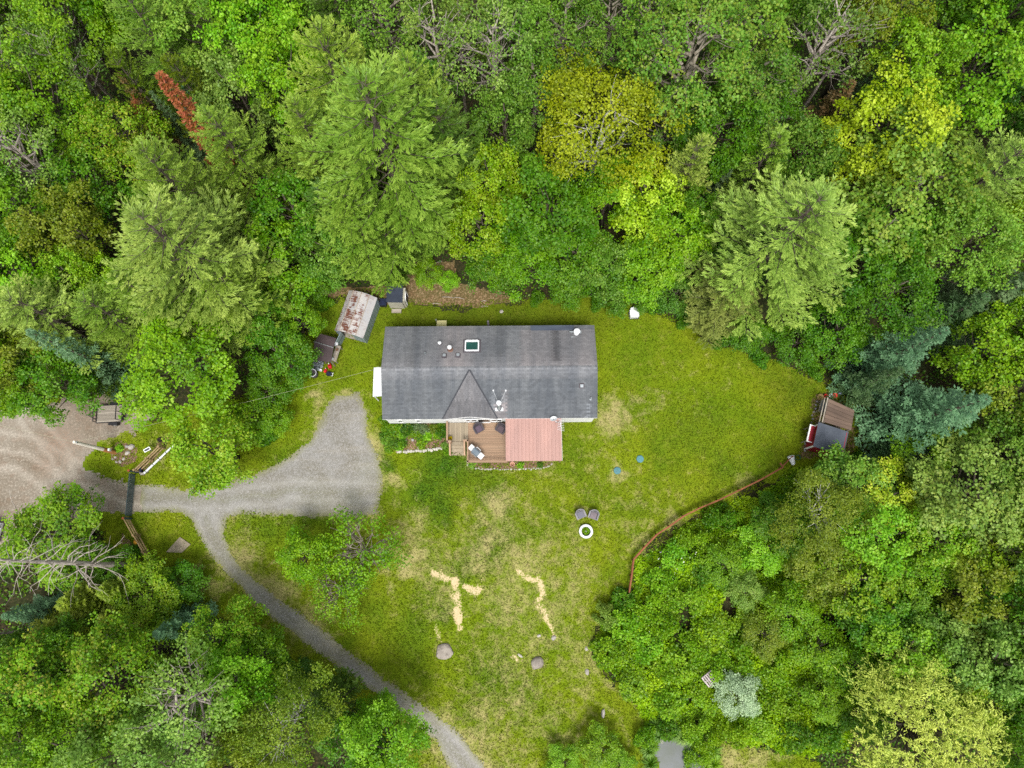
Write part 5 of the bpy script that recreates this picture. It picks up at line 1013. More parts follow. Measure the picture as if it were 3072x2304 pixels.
# brown lean-to
b0, b1, b2, b3 = P(2486, 1196, 2.1), P(2563, 1231, 1.9), P(2553, 1292, 2.0), P(2470, 1266, 2.2)
BB = (b0 + b1 + b2 + b3) / 4; bl = thing("woodshed", "brown board-roofed lean-to joined to the red shed", "lean-to", (BB.x, BB.y, 0), RROT)
def BL(p): return local(p, BB, RROT)
q0, q1, q2, q3 = map(BL, (b0, b1, b2, b3)); nb = 6
M_BRN = wood("brown_roof_board", sr(104, 84, 70), sr(82, 66, 56), 3, (1, .15, 1))
M_BRN = wood("brown_roof_board", sr(110, 92, 80), sr(84, 70, 62), 2.5, (.15, 1, 1))
for i in range(nb):
    f, g_ = i / nb, (i + 1) / nb - .012; A, B, C_, D_ = q0.lerp(q3, f), q1.lerp(q2, f), q1.lerp(q2, g_), q0.lerp(q3, g_); MB().prism([A, D_, C_, B], (0, 0, .03 + .012 * (i % 2))).build("roof_board", M_BRN, bl)
for q in (q0, q1, q2, q3): MB().box((q.x * .93, q.y * .93, q.z / 2), (.09, .09, q.z - .02)).build("post", M_GWOOD, bl)
MB().beam(q0 + Vector((-.1, .05, .05)), q3 + Vector((-.1, -.05, .05)), .1, .06).build("edge_board", M_GWOOD, bl); MB().beam(q0 + Vector((-.28, .02, -.1)), q3 + Vector((-.28, -.02, -.1)), .07, .05).build("edge_board", M_GWOOD, bl)
for i in range(5):
    MB().tube([(q1.x * .8 - .12 * i, q1.y * .7, .14 + .1 * (i % 2)), (q2.x * .8 - .12 * i, q2.y * .7, .14 + .1 * (i % 2))], .1, 7).build("log", M_BARK, bl)
CF = P(2471, 1220, .8); cf = thing("cold_frame", "glass-topped cold frame on legs beside the brown lean-to", "cold frame", (CF.x, CF.y, 0), RROT - R_(4))
k = MB(); k.box((0, .52, .78), (.62, .05, .1)).box((0, -.52, .78), (.62, .05, .1)).box((.3, 0, .78), (.05, 1.0, .1)).box((-.3, 0, .78), (.05, 1.0, .1)); k.build("frame", M_GWOOD, cf); MB().box((0, 0, .77), (.55, .98, .02)).build("pane", mat("old_glass", sr(120, 124, 126), sr(98, 92, 92), 2, .15, spec=.6, bump=0), cf)
for x in (-.27, .27):
    for y in (-.48, .48): MB().box((x, y, .36), (.06, .06, .72)).build("leg", M_GWOOD, cf)
lathe_thing("wicker_basket", "round straw-coloured basket by the top of the brown lean-to", "basket", P(2458, 1193), [(.2, 0), (.28, .3), (.25, .3), (.18, .04)], wood("wicker", sr(178, 156, 104), sr(136, 112, 74), 12, (1, 1, 1)))
lathe_thing("crimson_pail", "crimson pail next to the straw-coloured basket", "pail", P(2474, 1191), [(.16, 0), (.21, .32), (.19, .32), (.15, .03)], M_RED)
lathe_thing("white_pail", "white pail between the two red ones above the lean-to", "pail", P(2489, 1188), [(.13, 0), (.17, .3), (.15, .3), (.12, .03)], M_WMET)
lathe_thing("coral_pail", "coral-red pail right of the white one above the lean-to", "pail", P(2501, 1188), [(.15, 0), (.2, .34), (.18, .34), (.14, .03)], mat("coral_plastic", sr(214, 74, 62), sr(190, 60, 52)))
o = MB().rock((0, 0, .2), (.5, .4, .4), 3).build("blue_bag", mat("pale_blue_bag", sr(140, 152, 172), sr(90, 96, 120))); o.location = P(2517, 1182); tag(o, "pale blue bag slumped at the end of the pails", "bag")
wt = thing("white_planter", "white tapered planter tipped on its side at the fence's upper end", "planter", P(2371, 1382), R_(18)); wm = MB().lathe([(.14, 0), (.3, .75), (.27, .75), (.12, .03)], 12, (0, 0, 0), Matrix.Translation((0, -.38, .3)) @ Matrix.Rotation(R_(-80), 4, 'X')).build("tub", M_WMET, wt)
k = MB(); k.tube([(.35 + .22 * math.cos(a), .1 + .2 * math.sin(a), .05 + .006 * i) for i, a in enumerate(np.linspace(0, 15, 44))], .022, 5, False); o = k.build("garden_hose", mat("green_hose", sr(60, 92, 66), sr(48, 76, 56))); o.location = P(2379, 1377); tag(o, "coiled green hose beside the white planter", "hose")
# stones along the red shed
se = thing("shed_stones", "line of small pale stones along the red shed's front", "stone edging", P(2436, 1260), 0)
srg = random.Random(5); M_STONE = mat("pale_stone", sr(176, 170, 162), sr(140, 134, 128), 4, .9, pv=.2); M_STONE2 = mat("grey_stone", sr(150, 146, 144), sr(112, 108, 108), 3, .9, pv=.15); M_MOSSR = mat("lichen_boulder", sr(152, 144, 134), sr(112, 104, 96), 2.6, .95, bump=.5)
for i in range(15):
    p = P(2449 - i * 2.6 + srg.uniform(-3, 3), 1205 + i * 10.5); o = MB().rock((0, 0, .06), (srg.uniform(.18, .3), srg.uniform(.15, .25), .18), i, srg.random() * 6).build("stone", M_STONE2, se); o.location = p - se.location

# ------------------------------------------------------------------ trailer
T0 = P(330, 1241, .55); TRR = R_(3.2); tr = thing("flatbed_trailer", "small black-framed flatbed trailer with a grey plank bed and ramp", "trailer", (T0.x, T0.y, 0), TRR)
tl, tw = 2.15, 1.42; np_ = 10; pm = None
for i in range(np_):
    if pm is None: pm = MB().box((0, 0, 0), (tl, tw / np_ - .012, .04)).build("plank", M_GWOOD, tr); o = pm
    else: o = pm.copy(); COL.objects.link(o); o.parent = tr
    o.location = (0, -tw / 2 + (i + .5) * tw / np_, .56)
k = MB()
for s in (-1, 1): k.box((0, s * (tw / 2 + .03), .53), (tl + .1, .06, .12))
for x in (-tl / 2 - .03, tl / 2 + .03): k.box((x, 0, .53), (.06, tw, .118))
k.tube([(-tl / 2, -.5, .48), (-tl / 2 - .85, 0, .46)], .035, 6).tube([(-tl / 2, .5, .48), (-tl / 2 - .85, 0, .46)], .035, 6); k.build("chassis", M_BLACK, tr)
MB().tube([(-tl / 2 - .75, 0, .48), (-tl / 2 - 1.0, 0, .5)], .045, 6).tube([(-tl / 2 - .7, 0, .0), (-tl / 2 - .7, 0, .62)], .03, 6).build("tow_hitch", M_BLACK, tr)
def gate(x, h, nb, parent, name, tiltm=0.0):
    k = MB(); k.beam((x + tiltm, -tw / 2, .6 + h), (x + tiltm, tw / 2, .6 + h), .06, .06); k.beam((x, -tw / 2, .62), (x, tw / 2, .62), .06, .06)
    for i in range(nb): y = -tw / 2 + .03 + i * (tw - .06) / (nb - 1); k.beam((x, y, .6), (x + tiltm, y, .6 + h), .045, .045)
    return k.build(name, M_BLACK, parent)
gate(-tl / 2 - .02, .5, 6, tr, "front_rail"); gate(tl / 2 - .02, 1.0, 3, tr, "tail_ramp")
for s in (-1, 1):
    o = MB().tube([(.35, s * (tw / 2 + .1), .3), (.35, s * (tw / 2 + .28), .3)], .3, 16).build("wheel", M_BLACK, tr); MB().tube([(.35, s * (tw / 2 + .27), .3), (.35, s * (tw / 2 + .29), .3)], .15, 12).build("rim", M_GALV, o); MB().box((.35, s * (tw / 2 + .19), .66), (.75, .22, .03)).build("fender", M_BLACK, tr)

# ------------------------------------------------------------------ utility pole, wires, fences, gate
b0 = P(346, 1357); t0 = P(221, 1326, 4.6); pole = thing("utility_pole", "pale grey utility pole leaning out of a ring of stones", "utility pole", b0); tv_ = t0 - b0
MB().tube([(0, 0, -.1), tv_ * .33, tv_], [.17, .155, .12], 10).build("pole_shaft", wood("pole_wood", sr(226, 220, 208), sr(196, 184, 166), 3, (1, 1, .15)), pole); MB().lathe([(.19, .0), (.178, 1.5)], 10, (0, 0, 0), Matrix(((1, 0, tv_.x / 4.6, 0), (0, 1, tv_.y / 4.6, 0), (0, 0, 1, 0), (0, 0, 0, 1))), False).build("creosote_band", wood("creosote_wood", sr(168, 118, 70), sr(134, 88, 52), 3, (1, 1, .2)), pole)
MB().box(tv_ * .97 + Vector((.05, 0, 0)), (.3, .12, .16)).build("pole_cap", M_GALV, pole); MB().box(Vector((.16, .06, 1.2)), (.14, .2, .3)).build("meter_box", M_WMET, pole)
def wire(name, label, a, b, sag, r=.016):
    pts = [a.lerp(b, i / 20) - Vector((0, 0, sag * 4 * (i / 20) * (1 - i / 20))) for i in range(21)]; o = MB().tube([p - a for p in pts], r, 4, False).build(name, mat("cable", sr(178, 176, 150), sr(150, 148, 128), 3, .6)); o.location = a; tag(o, label, "cable")
wire("power_cable", "thin pale cable strung from the leaning pole to the house", P(224, 1326, 4.55), hw_(-HL2 + .1, 0.1, 4.1), .5, .009); wire("power_cable", "dark cable running from the pole off the left edge", P(222, 1326, 4.55), P(-160, 1240, 6.6), .4, .01)
# stones of the pole bed
for i, (u, v, a, b, lb) in enumerate([(395, 1341, .62, .5, "large pale rock at the upper right of the pole's stone ring"), (383, 1359, .46, .42, "squarish pale rock right of the leaning pole"), (371, 1377, .32, .26, "white rounded rock below the leaning pole"), (361, 1385, .36, .24, "flat white rock at the bottom of the pole's stone ring"), (381, 1339, .3, .3, "small bluish rock left of the large pale one"), (346, 1372, .26, .2, "small grey rock at the lower left of the pole's bed"), (350, 1386, .2, .26, "narrow grey rock beside the flat white one"), (338, 1377, .2, .2, "dark pebble-sized rock on the pole bed's left side")]):
    o = MB().boulder((a, b, b * .8), 20 + i, i * .7).build("rock", M_STONE if i != 4 else M_STONE2); o.location = P(u, v); tag(o, lb, "rock")
M_LOG = wood("peeled_log", sr(164, 142, 104), sr(120, 98, 68), 3, (1, 1, 1)); M_RUSTW = wood("red_stained_log", sr(138, 84, 56), sr(106, 64, 44), 3, (1, 1, 1))
def rail_fence(name, label, pts, hs, r, m, cat="fence"):
    t = thing(name, label, cat, pts[0]); o0 = Vector(pts[0])
    for p in pts: q = Vector(p) - o0; MB().tube([q + Vector((0, 0, -.1)), q + Vector((0, 0, hs[-1] + .12))], r * 1.5, 7).build("post", m, t)
    for a, b in zip(pts[:-1], pts[1:]):
        a, b = Vector(a) - o0, Vector(b) - o0
        for h in hs: j = Vector((trng.uniform(-.03, .03), trng.uniform(-.03, .03), h + trng.uniform(-.03, .03))); MB().tube([a + j - (b - a).normalized() * .12, a.lerp(b, .5) + j * 1.0, b + j + (b - a).normalized() * .12], [r, r * 1.1, r * .9], 7).build("rail", m, t)
rail_fence("log_fence", "three-rail log fence running up to the right from the gate", [P(424, 1414), P(460, 1380), P(496, 1345)], (.35, .8, 1.2), .055, M_LOG)
rail_fence("log_fence", "long log fence running down from the gate past the dirt path", [P(392, 1555), P(420, 1606), P(448, 1655), P(474, 1698)], (.3, .7, 1.1), .055, M_LOG)
rail_fence("log_fence", "short reddish length of log fence half hidden in the shrubs", [P(480, 1722), P(518, 1742)], (.4, .8), .055, M_RUSTW)
G0, G1 = P(409, 1423), P(397, 1548); gt = thing("metal_gate", "green tubular metal farm gate closed across the gravel drive", "gate", G0); gd = G1 - G0; M_GRN = mat("green_gate_paint", sr(62, 86, 88), sr(48, 68, 74), 6, .5)
for i in range(7): h = .22 + i * .145; MB().tube([Vector((0, 0, h)), gd + Vector((0, 0, h))], .03, 6).build("bar", M_GRN, gt)
for f in (.01, .335, .66, .99): MB().tube([gd * f + Vector((0, 0, .18)), gd * f + Vector((0, 0, 1.12))], .035, 6).build("upright", M_GRN, gt)
k = MB()
for i in range(44): f = .02 + i * .022; k.tube([gd * f + Vector((.03, 0, .24)), gd * f + Vector((.03, 0, 1.08))], .009, 3, False)
k.build("wire_mesh", M_GALV, gt); MB().box(gd * .5 + Vector((-.04, 0, .7)), (.04, .3, .2)).build("latch_plate", M_BLACK, gt); MB().tube([Vector((-.05, 0, 1.0)), gd * .18 + Vector((-.06, 0, .85)), gd * .33 + Vector((-.08, 0, .5))], .022, 5).build("chain", M_WMET, gt)
for p, lb in ((P(411, 1416), "rust-topped green gate post at the upper end of the gate"), (P(395, 1556), "rust-topped green gate post at the lower end of the gate")):
    t = thing("gate_post", lb, "gate post", p, 0, "gate posts"); MB().tube([(0, 0, -.1), (0, 0, 1.35)], .08, 10).build("post", M_GRN, t); MB().lathe([(.1, 1.33), (.1, 1.4), (.03, 1.45)], 10).build("cap", mat("rusty_cap", sr(170, 92, 52), sr(130, 66, 40)), t); MB().tube([(-.3, 0, .0), (-.3, 0, .95)], .05, 8).build("side_stub", M_GRN, t)
q0, q1 = P(431, 1420, .25), P(522, 1334, .25); wp = thing("white_pipe", "long white sectioned pipe with dark joints lying beside the log fence", "pipe", (q0.x, q0.y, 0)); dv = q1 - q0; up = Vector((0, 0, .22))
MB().tube([up, dv + up], [.10, .085], 10).build("pipe_body", M_WMET, wp)
for f in (.06, .30, .50, .72, .9): MB().tube([up + dv * f, up + dv * (f + .012)], .118, 10).build("joint_band", M_BLACK, wp)
MB().tube([up, up + Vector((-.22, -.03, 0)), up + Vector((-.34, .08, -.1))], .11, 8).build("elbow", M_STONE, wp)
for f in (.08, .5, .92): MB().box(dv * f + Vector((0, 0, .06)), (.2, .2, .12)).build("support_block", M_GWOOD, wp)
o = MB().box((0, 0, .22), (.5, .38, .44)).box((0, 0, .46), (.54, .42, .05)).build("tool_box", M_NAVY); o.location = P(422, 1411); o.rotation_euler = (0, 0, .2); tag(o, "navy blue box between the gate post and the white pipe", "box")
sp = thing("solar_panel", "small dark solar panel in a white frame above the log fence", "solar panel", P(459, 1353), R_(30)); MB().box((0, 0, .5), (.05, .05, 1.0)).build("post", M_GALV, sp); MS = Matrix.Translation((0, 0, 1.0)) @ Matrix.Rotation(R_(20), 4, 'X'); k = MB()
for s in (-1, 1): k.box((s * .25, 0, .01), (.05, .26, .04), MS).box((0, s * .11, .01), (.46, .05, .038), MS)
k.build("frame", M_WMET, sp); MB().box((0, 0, 0), (.47, .2, .02), MS).build("panel", M_NAVY, sp)
lathe_thing("tree_stump", "dark hollow stump at the top of the mulch strip", "stump", P(481, 1320), [(.2, 0), (.17, .25), (.1, .22), (.02, .1)], M_DKSOIL, 10)
t = thing("straw_hat", "yellow straw hat hung on the long log fence", "hat", P(407, 1626, .95), .4); MB().lathe([(.2, .0), (.21, .01), (.12, .03), (.11, .13), (.02, .15)], 16).build("hat_body", mat("straw", sr(206, 152, 40), sr(180, 128, 36)), t, True)
# slab, lids, ring, boulders
o = MB().prism([P(500, 1656) - P(540, 1640), P(546, 1658) - P(540, 1640), P(573, 1633) - P(540, 1640), P(541, 1611) - P(540, 1640)], (0, 0, .1)).build("concrete_slab", mat("rough_concrete", sr(158, 146, 126), sr(132, 122, 106), 2, .95, bump=.5)); o.location = P(540, 1640); tag(o, "square weathered concrete slab set cornerwise in the grass", "slab")
for (u, v), lb in (((1851.7, 1412), "blue septic lid in the lower left of the bare patch"), ((1919.9, 1377), "blue septic lid at the upper right of the bare patch")):
    t = thing("septic_lid", lb, "septic lid", P(u, v), .4, "blue septic lids"); MB().lathe([(.31, 0), (.31, .08), (.28, .11), (.05, .12)], 20).build("cover", M_TEAL, t); k = MB()
    for i in range(6): a = i * 1.047; k.beam((.06 * math.cos(a), .06 * math.sin(a), .125), (.25 * math.cos(a), .25 * math.sin(a), .118), .025, .02)
    k.build("rib", M_TEAL, t)
fr = thing("fire_ring", "white metal ring planter with grass growing inside it", "fire ring", P(1757, 1594)); MB().lathe([(.57, 0), (.575, .32), (.54, .36), (.40, .36), (.375, .33), (.37, 0)], 28, (0, 0, 0), None, False).build("ring", M_WMET, fr, False); MB().lathe([(.40, .2), (.41, .30), (.385, .30)], 24, (0, 0, 0), None, False).build("inner_band", M_GALV, fr)
bm_ = shrub("ringgrass", 95, .36, .22, 420, .14, .05); o = link("grass_tuft", PROTO["ringgrass"][0], fr); o.color = (*sr(104, 150, 10), .1); MB().rock((0, 0, .2), (.16, .14, .2), 9).build("stone", M_STONE2, fr)
for i, (u, v, a, b, c_, r, lb) in enumerate([(1333, 1954, 1.55, 1.25, .6, .2, "big flat brown boulder on the lower lawn"), (1612, 1989, 1.2, .95, .6, .5, "rounded grey boulder right of the big flat one"), (1617, 1907, .32, .28, .2, 0, "small white stone below the right sandy track"), (1661, 1914, .46, .36, .22, 1, "small grey stone beside the white one, below the sandy track"), (1759, 1947, .3, .4, .16, .2, "upper of two pale stones near the bush edge"), (1761, 2016, .4, .5, .2, 0, "lower of two pale stones near the bush edge"),
        (1809, 2140, .3, .8, .4, -.1, "upright pale stone standing alone on the lower right lawn"), (1984, 2221, .26, .5, .25, .3, "pale stone at the pond's top left rim"), (1505, 935, .4, .36, .25, 0, "pinkish stone on the grass behind the house"), (1930, 1993, .5, .4, .3, 0, "grey stone half buried in the thicket's left part"), (1560, 1966, .6, .25, .1, -.6, "flat pale stone left of the rounded grey boulder")]):
    o = MB().boulder((a, b, c_), 40 + i, r).build("boulder" if a > .9 else "stone", M_MOSSR if a > .9 else M_STONE); o.location = P(u, v); tag(o, lb, "boulder" if a > .9 else "stone")
# rust-red rail fence beyond the lawn
FP = [(2366, 1373), (2337, 1405), (2275, 1440), (2214, 1470), (2148, 1502), (2095, 1524), (2046, 1548), (2004, 1578), (1966, 1603), (1930, 1640), (1896, 1678), (1890, 1726), (1883, 1774)]
rf = thing("rail_fence", "rust-red wooden rail fence curving along the lower right of the lawn", "fence", P(*FP[0])); o0 = Vector(rf.location)
FQ = [P(u, v) - o0 for u, v in FP]
for q in FQ: MB().box(q + Vector((0, 0, .42)), (.11, .11, .95)).build("post", M_RUSTW, rf)
for i, (a, b) in enumerate(zip(FQ[:-1], FQ[1:])):
    if i: MB().beam(a + Vector((0, 0, .90)), b + Vector((0, 0, .90)), .11, .05).build("top_rail", M_RUSTW, rf)
    for h in (.35, .65): MB().beam(a + Vector((0, 0, h)), b + Vector((0, 0, h)), .05, .1).build("rail", M_RUSTW, rf)
MB().beam(FQ[1] + Vector((0, 0, .92)), P(2328, 1392) - o0 + Vector((0, 0, .92)), .12, .06).build("brace", M_RUSTW, rf)
# pallet
pl = thing("wooden_pallet", "weathered grey wooden pallet lying in the thicket", "pallet", P(2129, 2035, 1.1), R_(38)); pl.rotation_euler = (R_(12), R_(-6), R_(38)); M_PAL = wood("pallet_wood", sr(172, 160, 160), sr(138, 128, 126), 3, (1, .15, 1), pv=.2)
for i in range(6): MB().box((-.44 + i * .176, 0, .1), (.11, .95, .03)).build("slat", M_PAL, pl)
for y in (-.44, 0, .44): MB().box((0, y, .04), (1.0, .06, .09)).build("bearer", M_PAL, pl)
# borders of stones
def stone_border(name, label, pts, n, sz, m, seed):
    t = thing(name, label, "stone edging", P(*pts[0])); o0 = Vector(t.location); rg_ = random.Random(seed); pts = [P(*p) - o0 for p in pts]; L = [0]
    for a, b in zip(pts[:-1], pts[1:]): L.append(L[-1] + (b - a).length)
    for i in range(n):
        s = (i + .5) / n * L[-1]; j = max(k for k in range(len(L) - 1) if L[k] <= s); q = pts[j].lerp(pts[j + 1], (s - L[j]) / (L[j + 1] - L[j])); a = rg_.uniform(*sz)
        o = MB().rock((0, 0, 0), (a * 1.15, a, a * .8), seed * 50 + i, rg_.random() * 6).build("stone", m, t); o.location = q + Vector((rg_.uniform(-.05, .05), rg_.uniform(-.05, .05), a * .2))
stone_border("stone_edging", "row of white stones edging the flower bed left of the steps", [(1191, 1357), (1215, 1355), (1260, 1353), (1300, 1349), (1328, 1345)], 18, (.2, .34), mat("white_stone", sr(184, 178, 168), sr(150, 146, 138), 5, .85, pv=.14), 3)
stone_border("stone_edging", "long curved row of small stones edging the bed below the porch", [(1402, 1382), (1403, 1396), (1414, 1404), (1450, 1407), (1520, 1408), (1590, 1407), (1630, 1403), (1652, 1395), (1656, 1388)], 56, (.12, .2), M_STONE, 4)
lathe_thing("clay_pot", "pinkish clay pot in the bed below the porch", "pot", P(1537, 1393), [(.13, 0), (.2, .32), (.22, .33), (.18, .32), (.12, .05)], mat("clay", sr(196, 152, 132), sr(170, 128, 110)))
for i, (u, v, lb) in enumerate([(1238, 1320, "pale bluish rock in the middle of the flower bed"), (1217, 1322, "cream rock left of the bluish rock in the flower bed"), (1257, 1343, "small grey rock beside the lime-green plant")]):
    o = MB().rock((0, 0, .08), (.32, .28, .26), 70 + i).build("rock", M_STONE2 if i == 0 else M_STONE); o.location = P(u, v); tag(o, lb, "rock")
lathe_thing("planter_pot", "yellow flowering planter in the corner of the deck landing", "planter", hw_(lx0 + .22, ly + .22, ZD + .01), [(.1, 0), (.15, .24), (.13, .24), (.08, .03)], M_DGREY)
o = link("planter_flowers", PROTO["ringgrass"][0]); o.location = hw_(lx0 + .22, ly + .22, ZD + .2); o.scale = (.55, .55, 1); o.color = (*sr(176, 160, 20), .2); tag(o, "yellow flowers growing from the deck planter", "flowers")
# sticks on the soil behind the house
for i, (u, v, l, a, lb) in enumerate([(1345, 893, 1.1, -.1, "pale stick lying upper left on the soil behind the house"), (1378, 895, .9, -.2, "pale stick end to end with the first on the soil"), (1310, 912, .8, -.1, "short pale stick at the soil's lower left edge"), (1452, 904, .6, .1, "broken pale stick at the soil's right part"), (1454, 920, .6, -.05, "short stick at the grass edge right of the others"), (1312, 789, .9, .4, "curved pale stick among the bushes above the soil")]):
    o = MB().tube([(-l / 2, 0, .03), (0, .05, .05), (l / 2, 0, .03)], [.03, .035, .02], 5).build("stick", M_DEAD); o.location = P(u, v); o.rotation_euler = (0, 0, a); tag(o, lb, "stick")

# ------------------------------------------------------------------ white car just entering the frame on the left
cr = thing("white_car", "white car parked at the left edge, mostly outside the picture", "car", P(-62, 1590), R_(-8)); M_CARP = mat("white_car_paint", sr(228, 232, 236), sr(222, 226, 230), 1, .25, spec=.5, bump=0, pv=.02)
pr = [(-2.1, .35), (-2.15, .8), (-1.9, .95), (-1.2, 1.02), (-.75, 1.42), (.75, 1.46), (1.5, 1.0), (2.05, .88), (2.15, .6), (2.1, .35)]
MB().prism([(a, -.85, b) for a, b in pr], (0, 1.7, 0)).build("body", M_CARP, cr); MB().prism([(.8, -.72, 1.43), (1.45, -.76, 1.03), (1.45, .76, 1.03), (.8, .72, 1.43)], (.03, 0, .03)).build("windscreen", M_PANE, cr)
for s in (-1, 1):
    MB().box((0, s * .855, 1.2), (1.4, .02, .3)).build("side_window", M_PANE, cr); MB().box((.9, s * .98, 1.0), (.16, .22, .14)).build("mirror", M_CARP, cr); MB().box((2.12, s * .6, .72), (.06, .34, .14)).build("headlight", M_GALV, cr)
    for x in (-1.35, 1.35): o = MB().tube([(x, s * .72, .32), (x, s * .9, .32)], .32, 16).build("wheel", M_BLACK, cr); MB().tube([(x, s * .89, .32), (x, s * .91, .32)], .18, 12).build("rim", M_GALV, o)

# ------------------------------------------------------------------ dead trunks and bare branches
def dead_tree(name, label, a, b, r0, nb, bl, seed, cat="dead tree", m=None):
    t = thing(name, label, cat, (a.x, a.y, 0)); rg_ = np.random.default_rng(seed); ax = np.array(b - a); L = np.linalg.norm(ax); u = ax / L; z0 = np.array((0, 0, a.z)); m = m or M_DEAD
    pts = [z0 + ax * f + rg_.normal(size=3) * .06 * (0 < f < 1) for f in np.linspace(0, 1, 7)]; MB().tube(pts, [r0 * (1 - .7 * i / 6) for i in range(7)], 8).build("trunk", m, t)
    if cat == "dead tree" and a.z > .3: MB().tube([(-u[0] * a.z * .5, -u[1] * a.z * .5, -.1), tuple(z0)], [r0 * 1.3, r0], 8).build("trunk_base", m, t)
    for i in range(nb):
        f = rg_.uniform(.03, .98); p = z0 + ax * f; d = rg_.normal(size=3); d -= u * (d @ u); d /= np.linalg.norm(d); d = d + u * rg_.uniform(-.35, .5); l = bl * rg_.uniform(.4, 1.25) * (1 - .35 * f); q = [p]
        for j in range(4): d = d + rg_.normal(size=3) * .22 - u * .08 * j; d /= np.linalg.norm(d); q.append(q[-1] + d * l / 4)
        k = MB(); rr = max(r0 * .2, .045 * (r0 > .15)) * (1.2 - .6 * f); k.tube(q, [rr, rr * .8, rr * .6, rr * .4, rr * .2], 5, False)
        for j in (2, 3): e = rg_.normal(size=3); e = e / np.linalg.norm(e) * .6 + d; k.tube([q[j], q[j] + e * l * .18, q[j] + (e + rg_.normal(size=3) * .3) * l * .33], [rr * .5, rr * .3, .006], 4, False)
        k.build("branch", m, t)
    return t
dead_tree("dead_conifer", "tall bare grey dead trunk with ragged branches at the left edge", P(296, 1694, 4.5), P(-70, 1676, 14), .2, 56, 2.9, 1)
dead_tree("dead_snag", "lower of two bare dead stems at the left edge", P(108, 1892, .5), P(-40, 1948, 7.5), .2, 5, .8, 2); dead_tree("dead_snag", "upper of two bare dead stems at the left edge", P(112, 1888, .5), P(-40, 1904, 7.5), .16, 5, .8, 3)
dead_tree("dead_conifer", "small dead grey tree leaning among the yellow-olive evergreens", P(422, 1850, 1.2), P(280, 1934, 5.5), .11, 26, 1.1, 4)
dead_tree("dead_branch", "thin bare white branch arching over the dirt yard at the left", P(62, 1590, 3), P(28, 1470, 6.5), .06, 4, .5, 5, "branch")
for i, (x, y, H, ang, lb) in enumerate([(1000, 180, 15, .3, "left of two bare pinkish trunks in the poplars, top centre"), (1085, 165, 15.5, -.1, "right of two bare pinkish trunks in the poplars, top centre"), (1765, 190, 14, .4, "forked bare grey trunk in the dark trees, upper right"), (190, 155, 14, .2, "bare white trunk in the thin tree, upper left"), (85, 355, 13, .2, "long bare grey trunk low in the trees at the left edge"), (1130, 235, 13, .5, "broken bare branches below the pinkish trunks")]):
    base = PD(x, y, 4.5); top = base + Vector((ang, .6, H - 4.5)); dead_tree("dead_tree", lb, Vector((base.x, base.y, 4.0)), top, .13, 16, 2.2, 20 + i, "dead tree", M_PALE if i != 2 else M_DEAD)
dead_tree("broken_limb", "broken bare branch tangle in the broad crown, upper of two", PD(1955, 440, 12.2), PD(1995, 395, 14.6), .08, 10, 1.2, 31, "branch", M_PALE); dead_tree("broken_limb", "broken bare branch tangle in the broad crown, lower of two", PD(1900, 505, 11.5), PD(1935, 470, 13.6), .08, 10, 1.1, 32, "branch", M_PALE)
dead_tree("rust_spruce", "second slimmer rust-red dead spruce left of the tall one", PD(300, 250, 5), PD(288, 205, 12), .07, 60, .7, 33, "dead tree", mat("rusty_needles", sr(158, 78, 46), sr(120, 60, 40), 6, .9))

# ------------------------------------------------------------------ garden plants and pond sedges
shrub("herb_a", 101, .42, .4, 420, .14, .1); shrub("herb_b", 102, .38, .5, 420, .2, .04)
def rosette(key, seed, R, n):
    rg_ = np.random.default_rng(seed); lf = Leaves(seed)
    az = rg_.random(n) * 6.283; el = rg_.uniform(.35, 1.2, n); d = np.stack([np.cos(az) * np.cos(el), np.sin(az) * np.cos(el), np.sin(el)], 1); l = R * rg_.uniform(.6, 1.1, n); br_ = rg_.random(n)
    C0 = np.zeros((n, 3)); up = np.tile([0, 0, 1.], (n, 1)); lf.add(C0 + d * .02, d, up, l * .6, .055, br_ * .5 + .2, 0, -.05, .6)
    d2 = unit(d * np.array([1.2, 1.2, .25]) - np.array([0, 0, .25])); lf.add(d * (l * .52)[:, None], d2, up, l * .6, .05, br_ * .5 + .5, 0, .2, .3); PROTO[key] = (lf.mesh("blades"), MB(), M_BARK, R, R, 0)
rosette("sedge", 111, .85, 130)
PL = []
def herb(proto, u, v, s, col, h=1.0, grp="plants in the flower bed", nm="garden_plant"):
    o = link(nm, PROTO[proto][0]); o.location = P(u, v, .01); o.rotation_euler = (0, 0, trng.random() * 6.28); o.scale = (s, s, s * h); q = C[col]; vv = trng.uniform(.85, 1.12); o.color = (q[0] * vv, q[1] * vv, q[2] * vv, .25)
    tag(o, None, "plant", grp); PL.append((o, {"sedge": "grassy clump", "herb_a": "leafy plant", "herb_b": "fine-leaved plant"}[proto], CN[col], u / DS, v / DS))
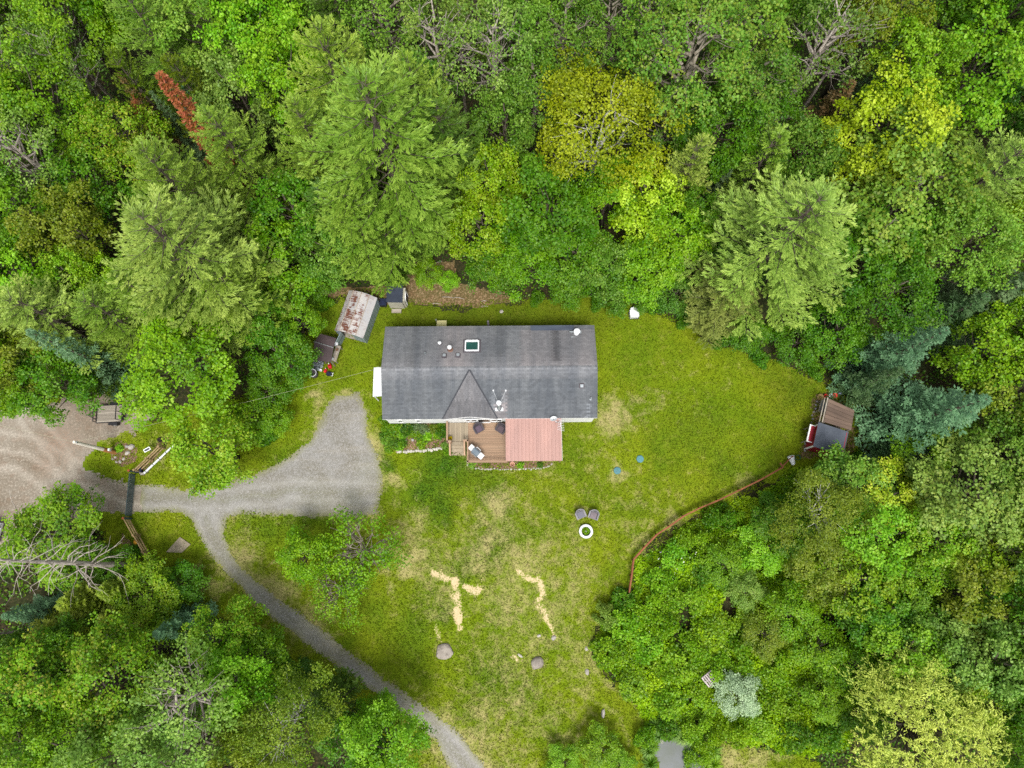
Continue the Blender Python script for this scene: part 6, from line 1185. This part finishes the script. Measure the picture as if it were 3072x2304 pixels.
for it in "herb_b 1158 1285 1.2 maple|herb_a 1175 1282 1.2 yg|herb_a 1168 1303 1.3 mapled|herb_b 1165 1325 1.5 pop|herb_b 1185 1335 1.4 popd|herb_a 1205 1310 1.0 fresh|herb_a 1195 1288 1.1 maple|herb_a 1224 1284 1.5 dark|herb_b 1220 1298 1.2 mapled|herb_b 1255 1287 1.2 grey|herb_b 1275 1290 1.3 grey|herb_a 1255 1303 1.1 maple|herb_a 1280 1308 1.1 fresh|herb_b 1302 1288 1.2 olive|herb_a 1322 1276 1.1 yg|herb_b 1325 1296 1.6 mapled|herb_a 1268 1334 1.15 yg|herb_a 1310 1306 1.0 yg|herb_b 1200 1340 1.2 fresh|herb_a 1170 1345 1.1 maple|herb_b 1338 1340 1.0 ash|herb_b 1343 1356 1.0 maple|herb_a 1150 1262 1.0 maple|herb_a 1148 1310 .9 mapled|herb_a 1180 1313 1.2 maple|herb_b 1212 1330 1.0 mapled|herb_a 1240 1298 .9 maple|herb_a 1262 1318 .8 mapled|herb_a 1418 1394 .9 pop|herb_b 1460 1395 .8 olive|herb_a 1563 1396 .8 fresh|herb_b 1620 1395 .8 popd|herb_a 1400 1350 .8 yg|herb_a 358 1346 .9 fresh".split("|"):
    w_ = it.split(); herb(w_[0], float(w_[1]), float(w_[2]), float(w_[3]), w_[4])
for it in "1968 2178 1.1 popd|2000 2172 1.1 ash|1985 2190 1.0 mapled|2022 2200 .9 popd|2045 2212 .9 ash|2075 2215 1.0 pop|2105 2220 1.1 ash|2098 2236 .8 yg|2134 2250 1.2 pop|2140 2290 1.0 yg|1950 2215 .9 mapled|1945 2250 1.0 popd|1950 2290 1.0 mapled|1960 2240 .7 maple|2125 2205 .9 olive|1975 2205 .9 mapled".split("|"):
    w_ = it.split(); herb("sedge", float(w_[0]), float(w_[1]), float(w_[2]), w_[3], 1.0, "sedge clumps around the pond", "sedge_clump")
LAND2 = {"the flower bed's bluish rock": (891, 950), "the deck stairs": (988, 965), "the white stone edging": (905, 973), "the house's left corner": (832, 910), "the pond": (1470, 1620), "the pond's corner stone": (1428, 1599), "the clay pot": (1107, 1003), "the utility pole": (248, 976), "the deck railing": (966, 930), "the patio door": (1045, 908), "the grill": (1028, 976)}
for o, kind, cn, x, y in PL:
    near = sorted(LAND2.items(), key=lambda q: math.hypot(q[1][0] - x, q[1][1] - y)); cand = [f"{cn} {kind} {rel(x - near[0][1][0], y - near[0][1][1])} {near[0][0]}"]
    for i in range(4):
        for j in range(i + 1, 5): cand.append(f"{cn} {kind} {rel(x - near[i][1][0], y - near[i][1][1])} {near[i][0]}, {rel(x - near[j][1][0], y - near[j][1][1])} {near[j][0]}")
    ok = [c for c in cand if c not in USED and len(c.split()) <= 16] or cand; o["label"] = ok[0]; USED.add(ok[0])
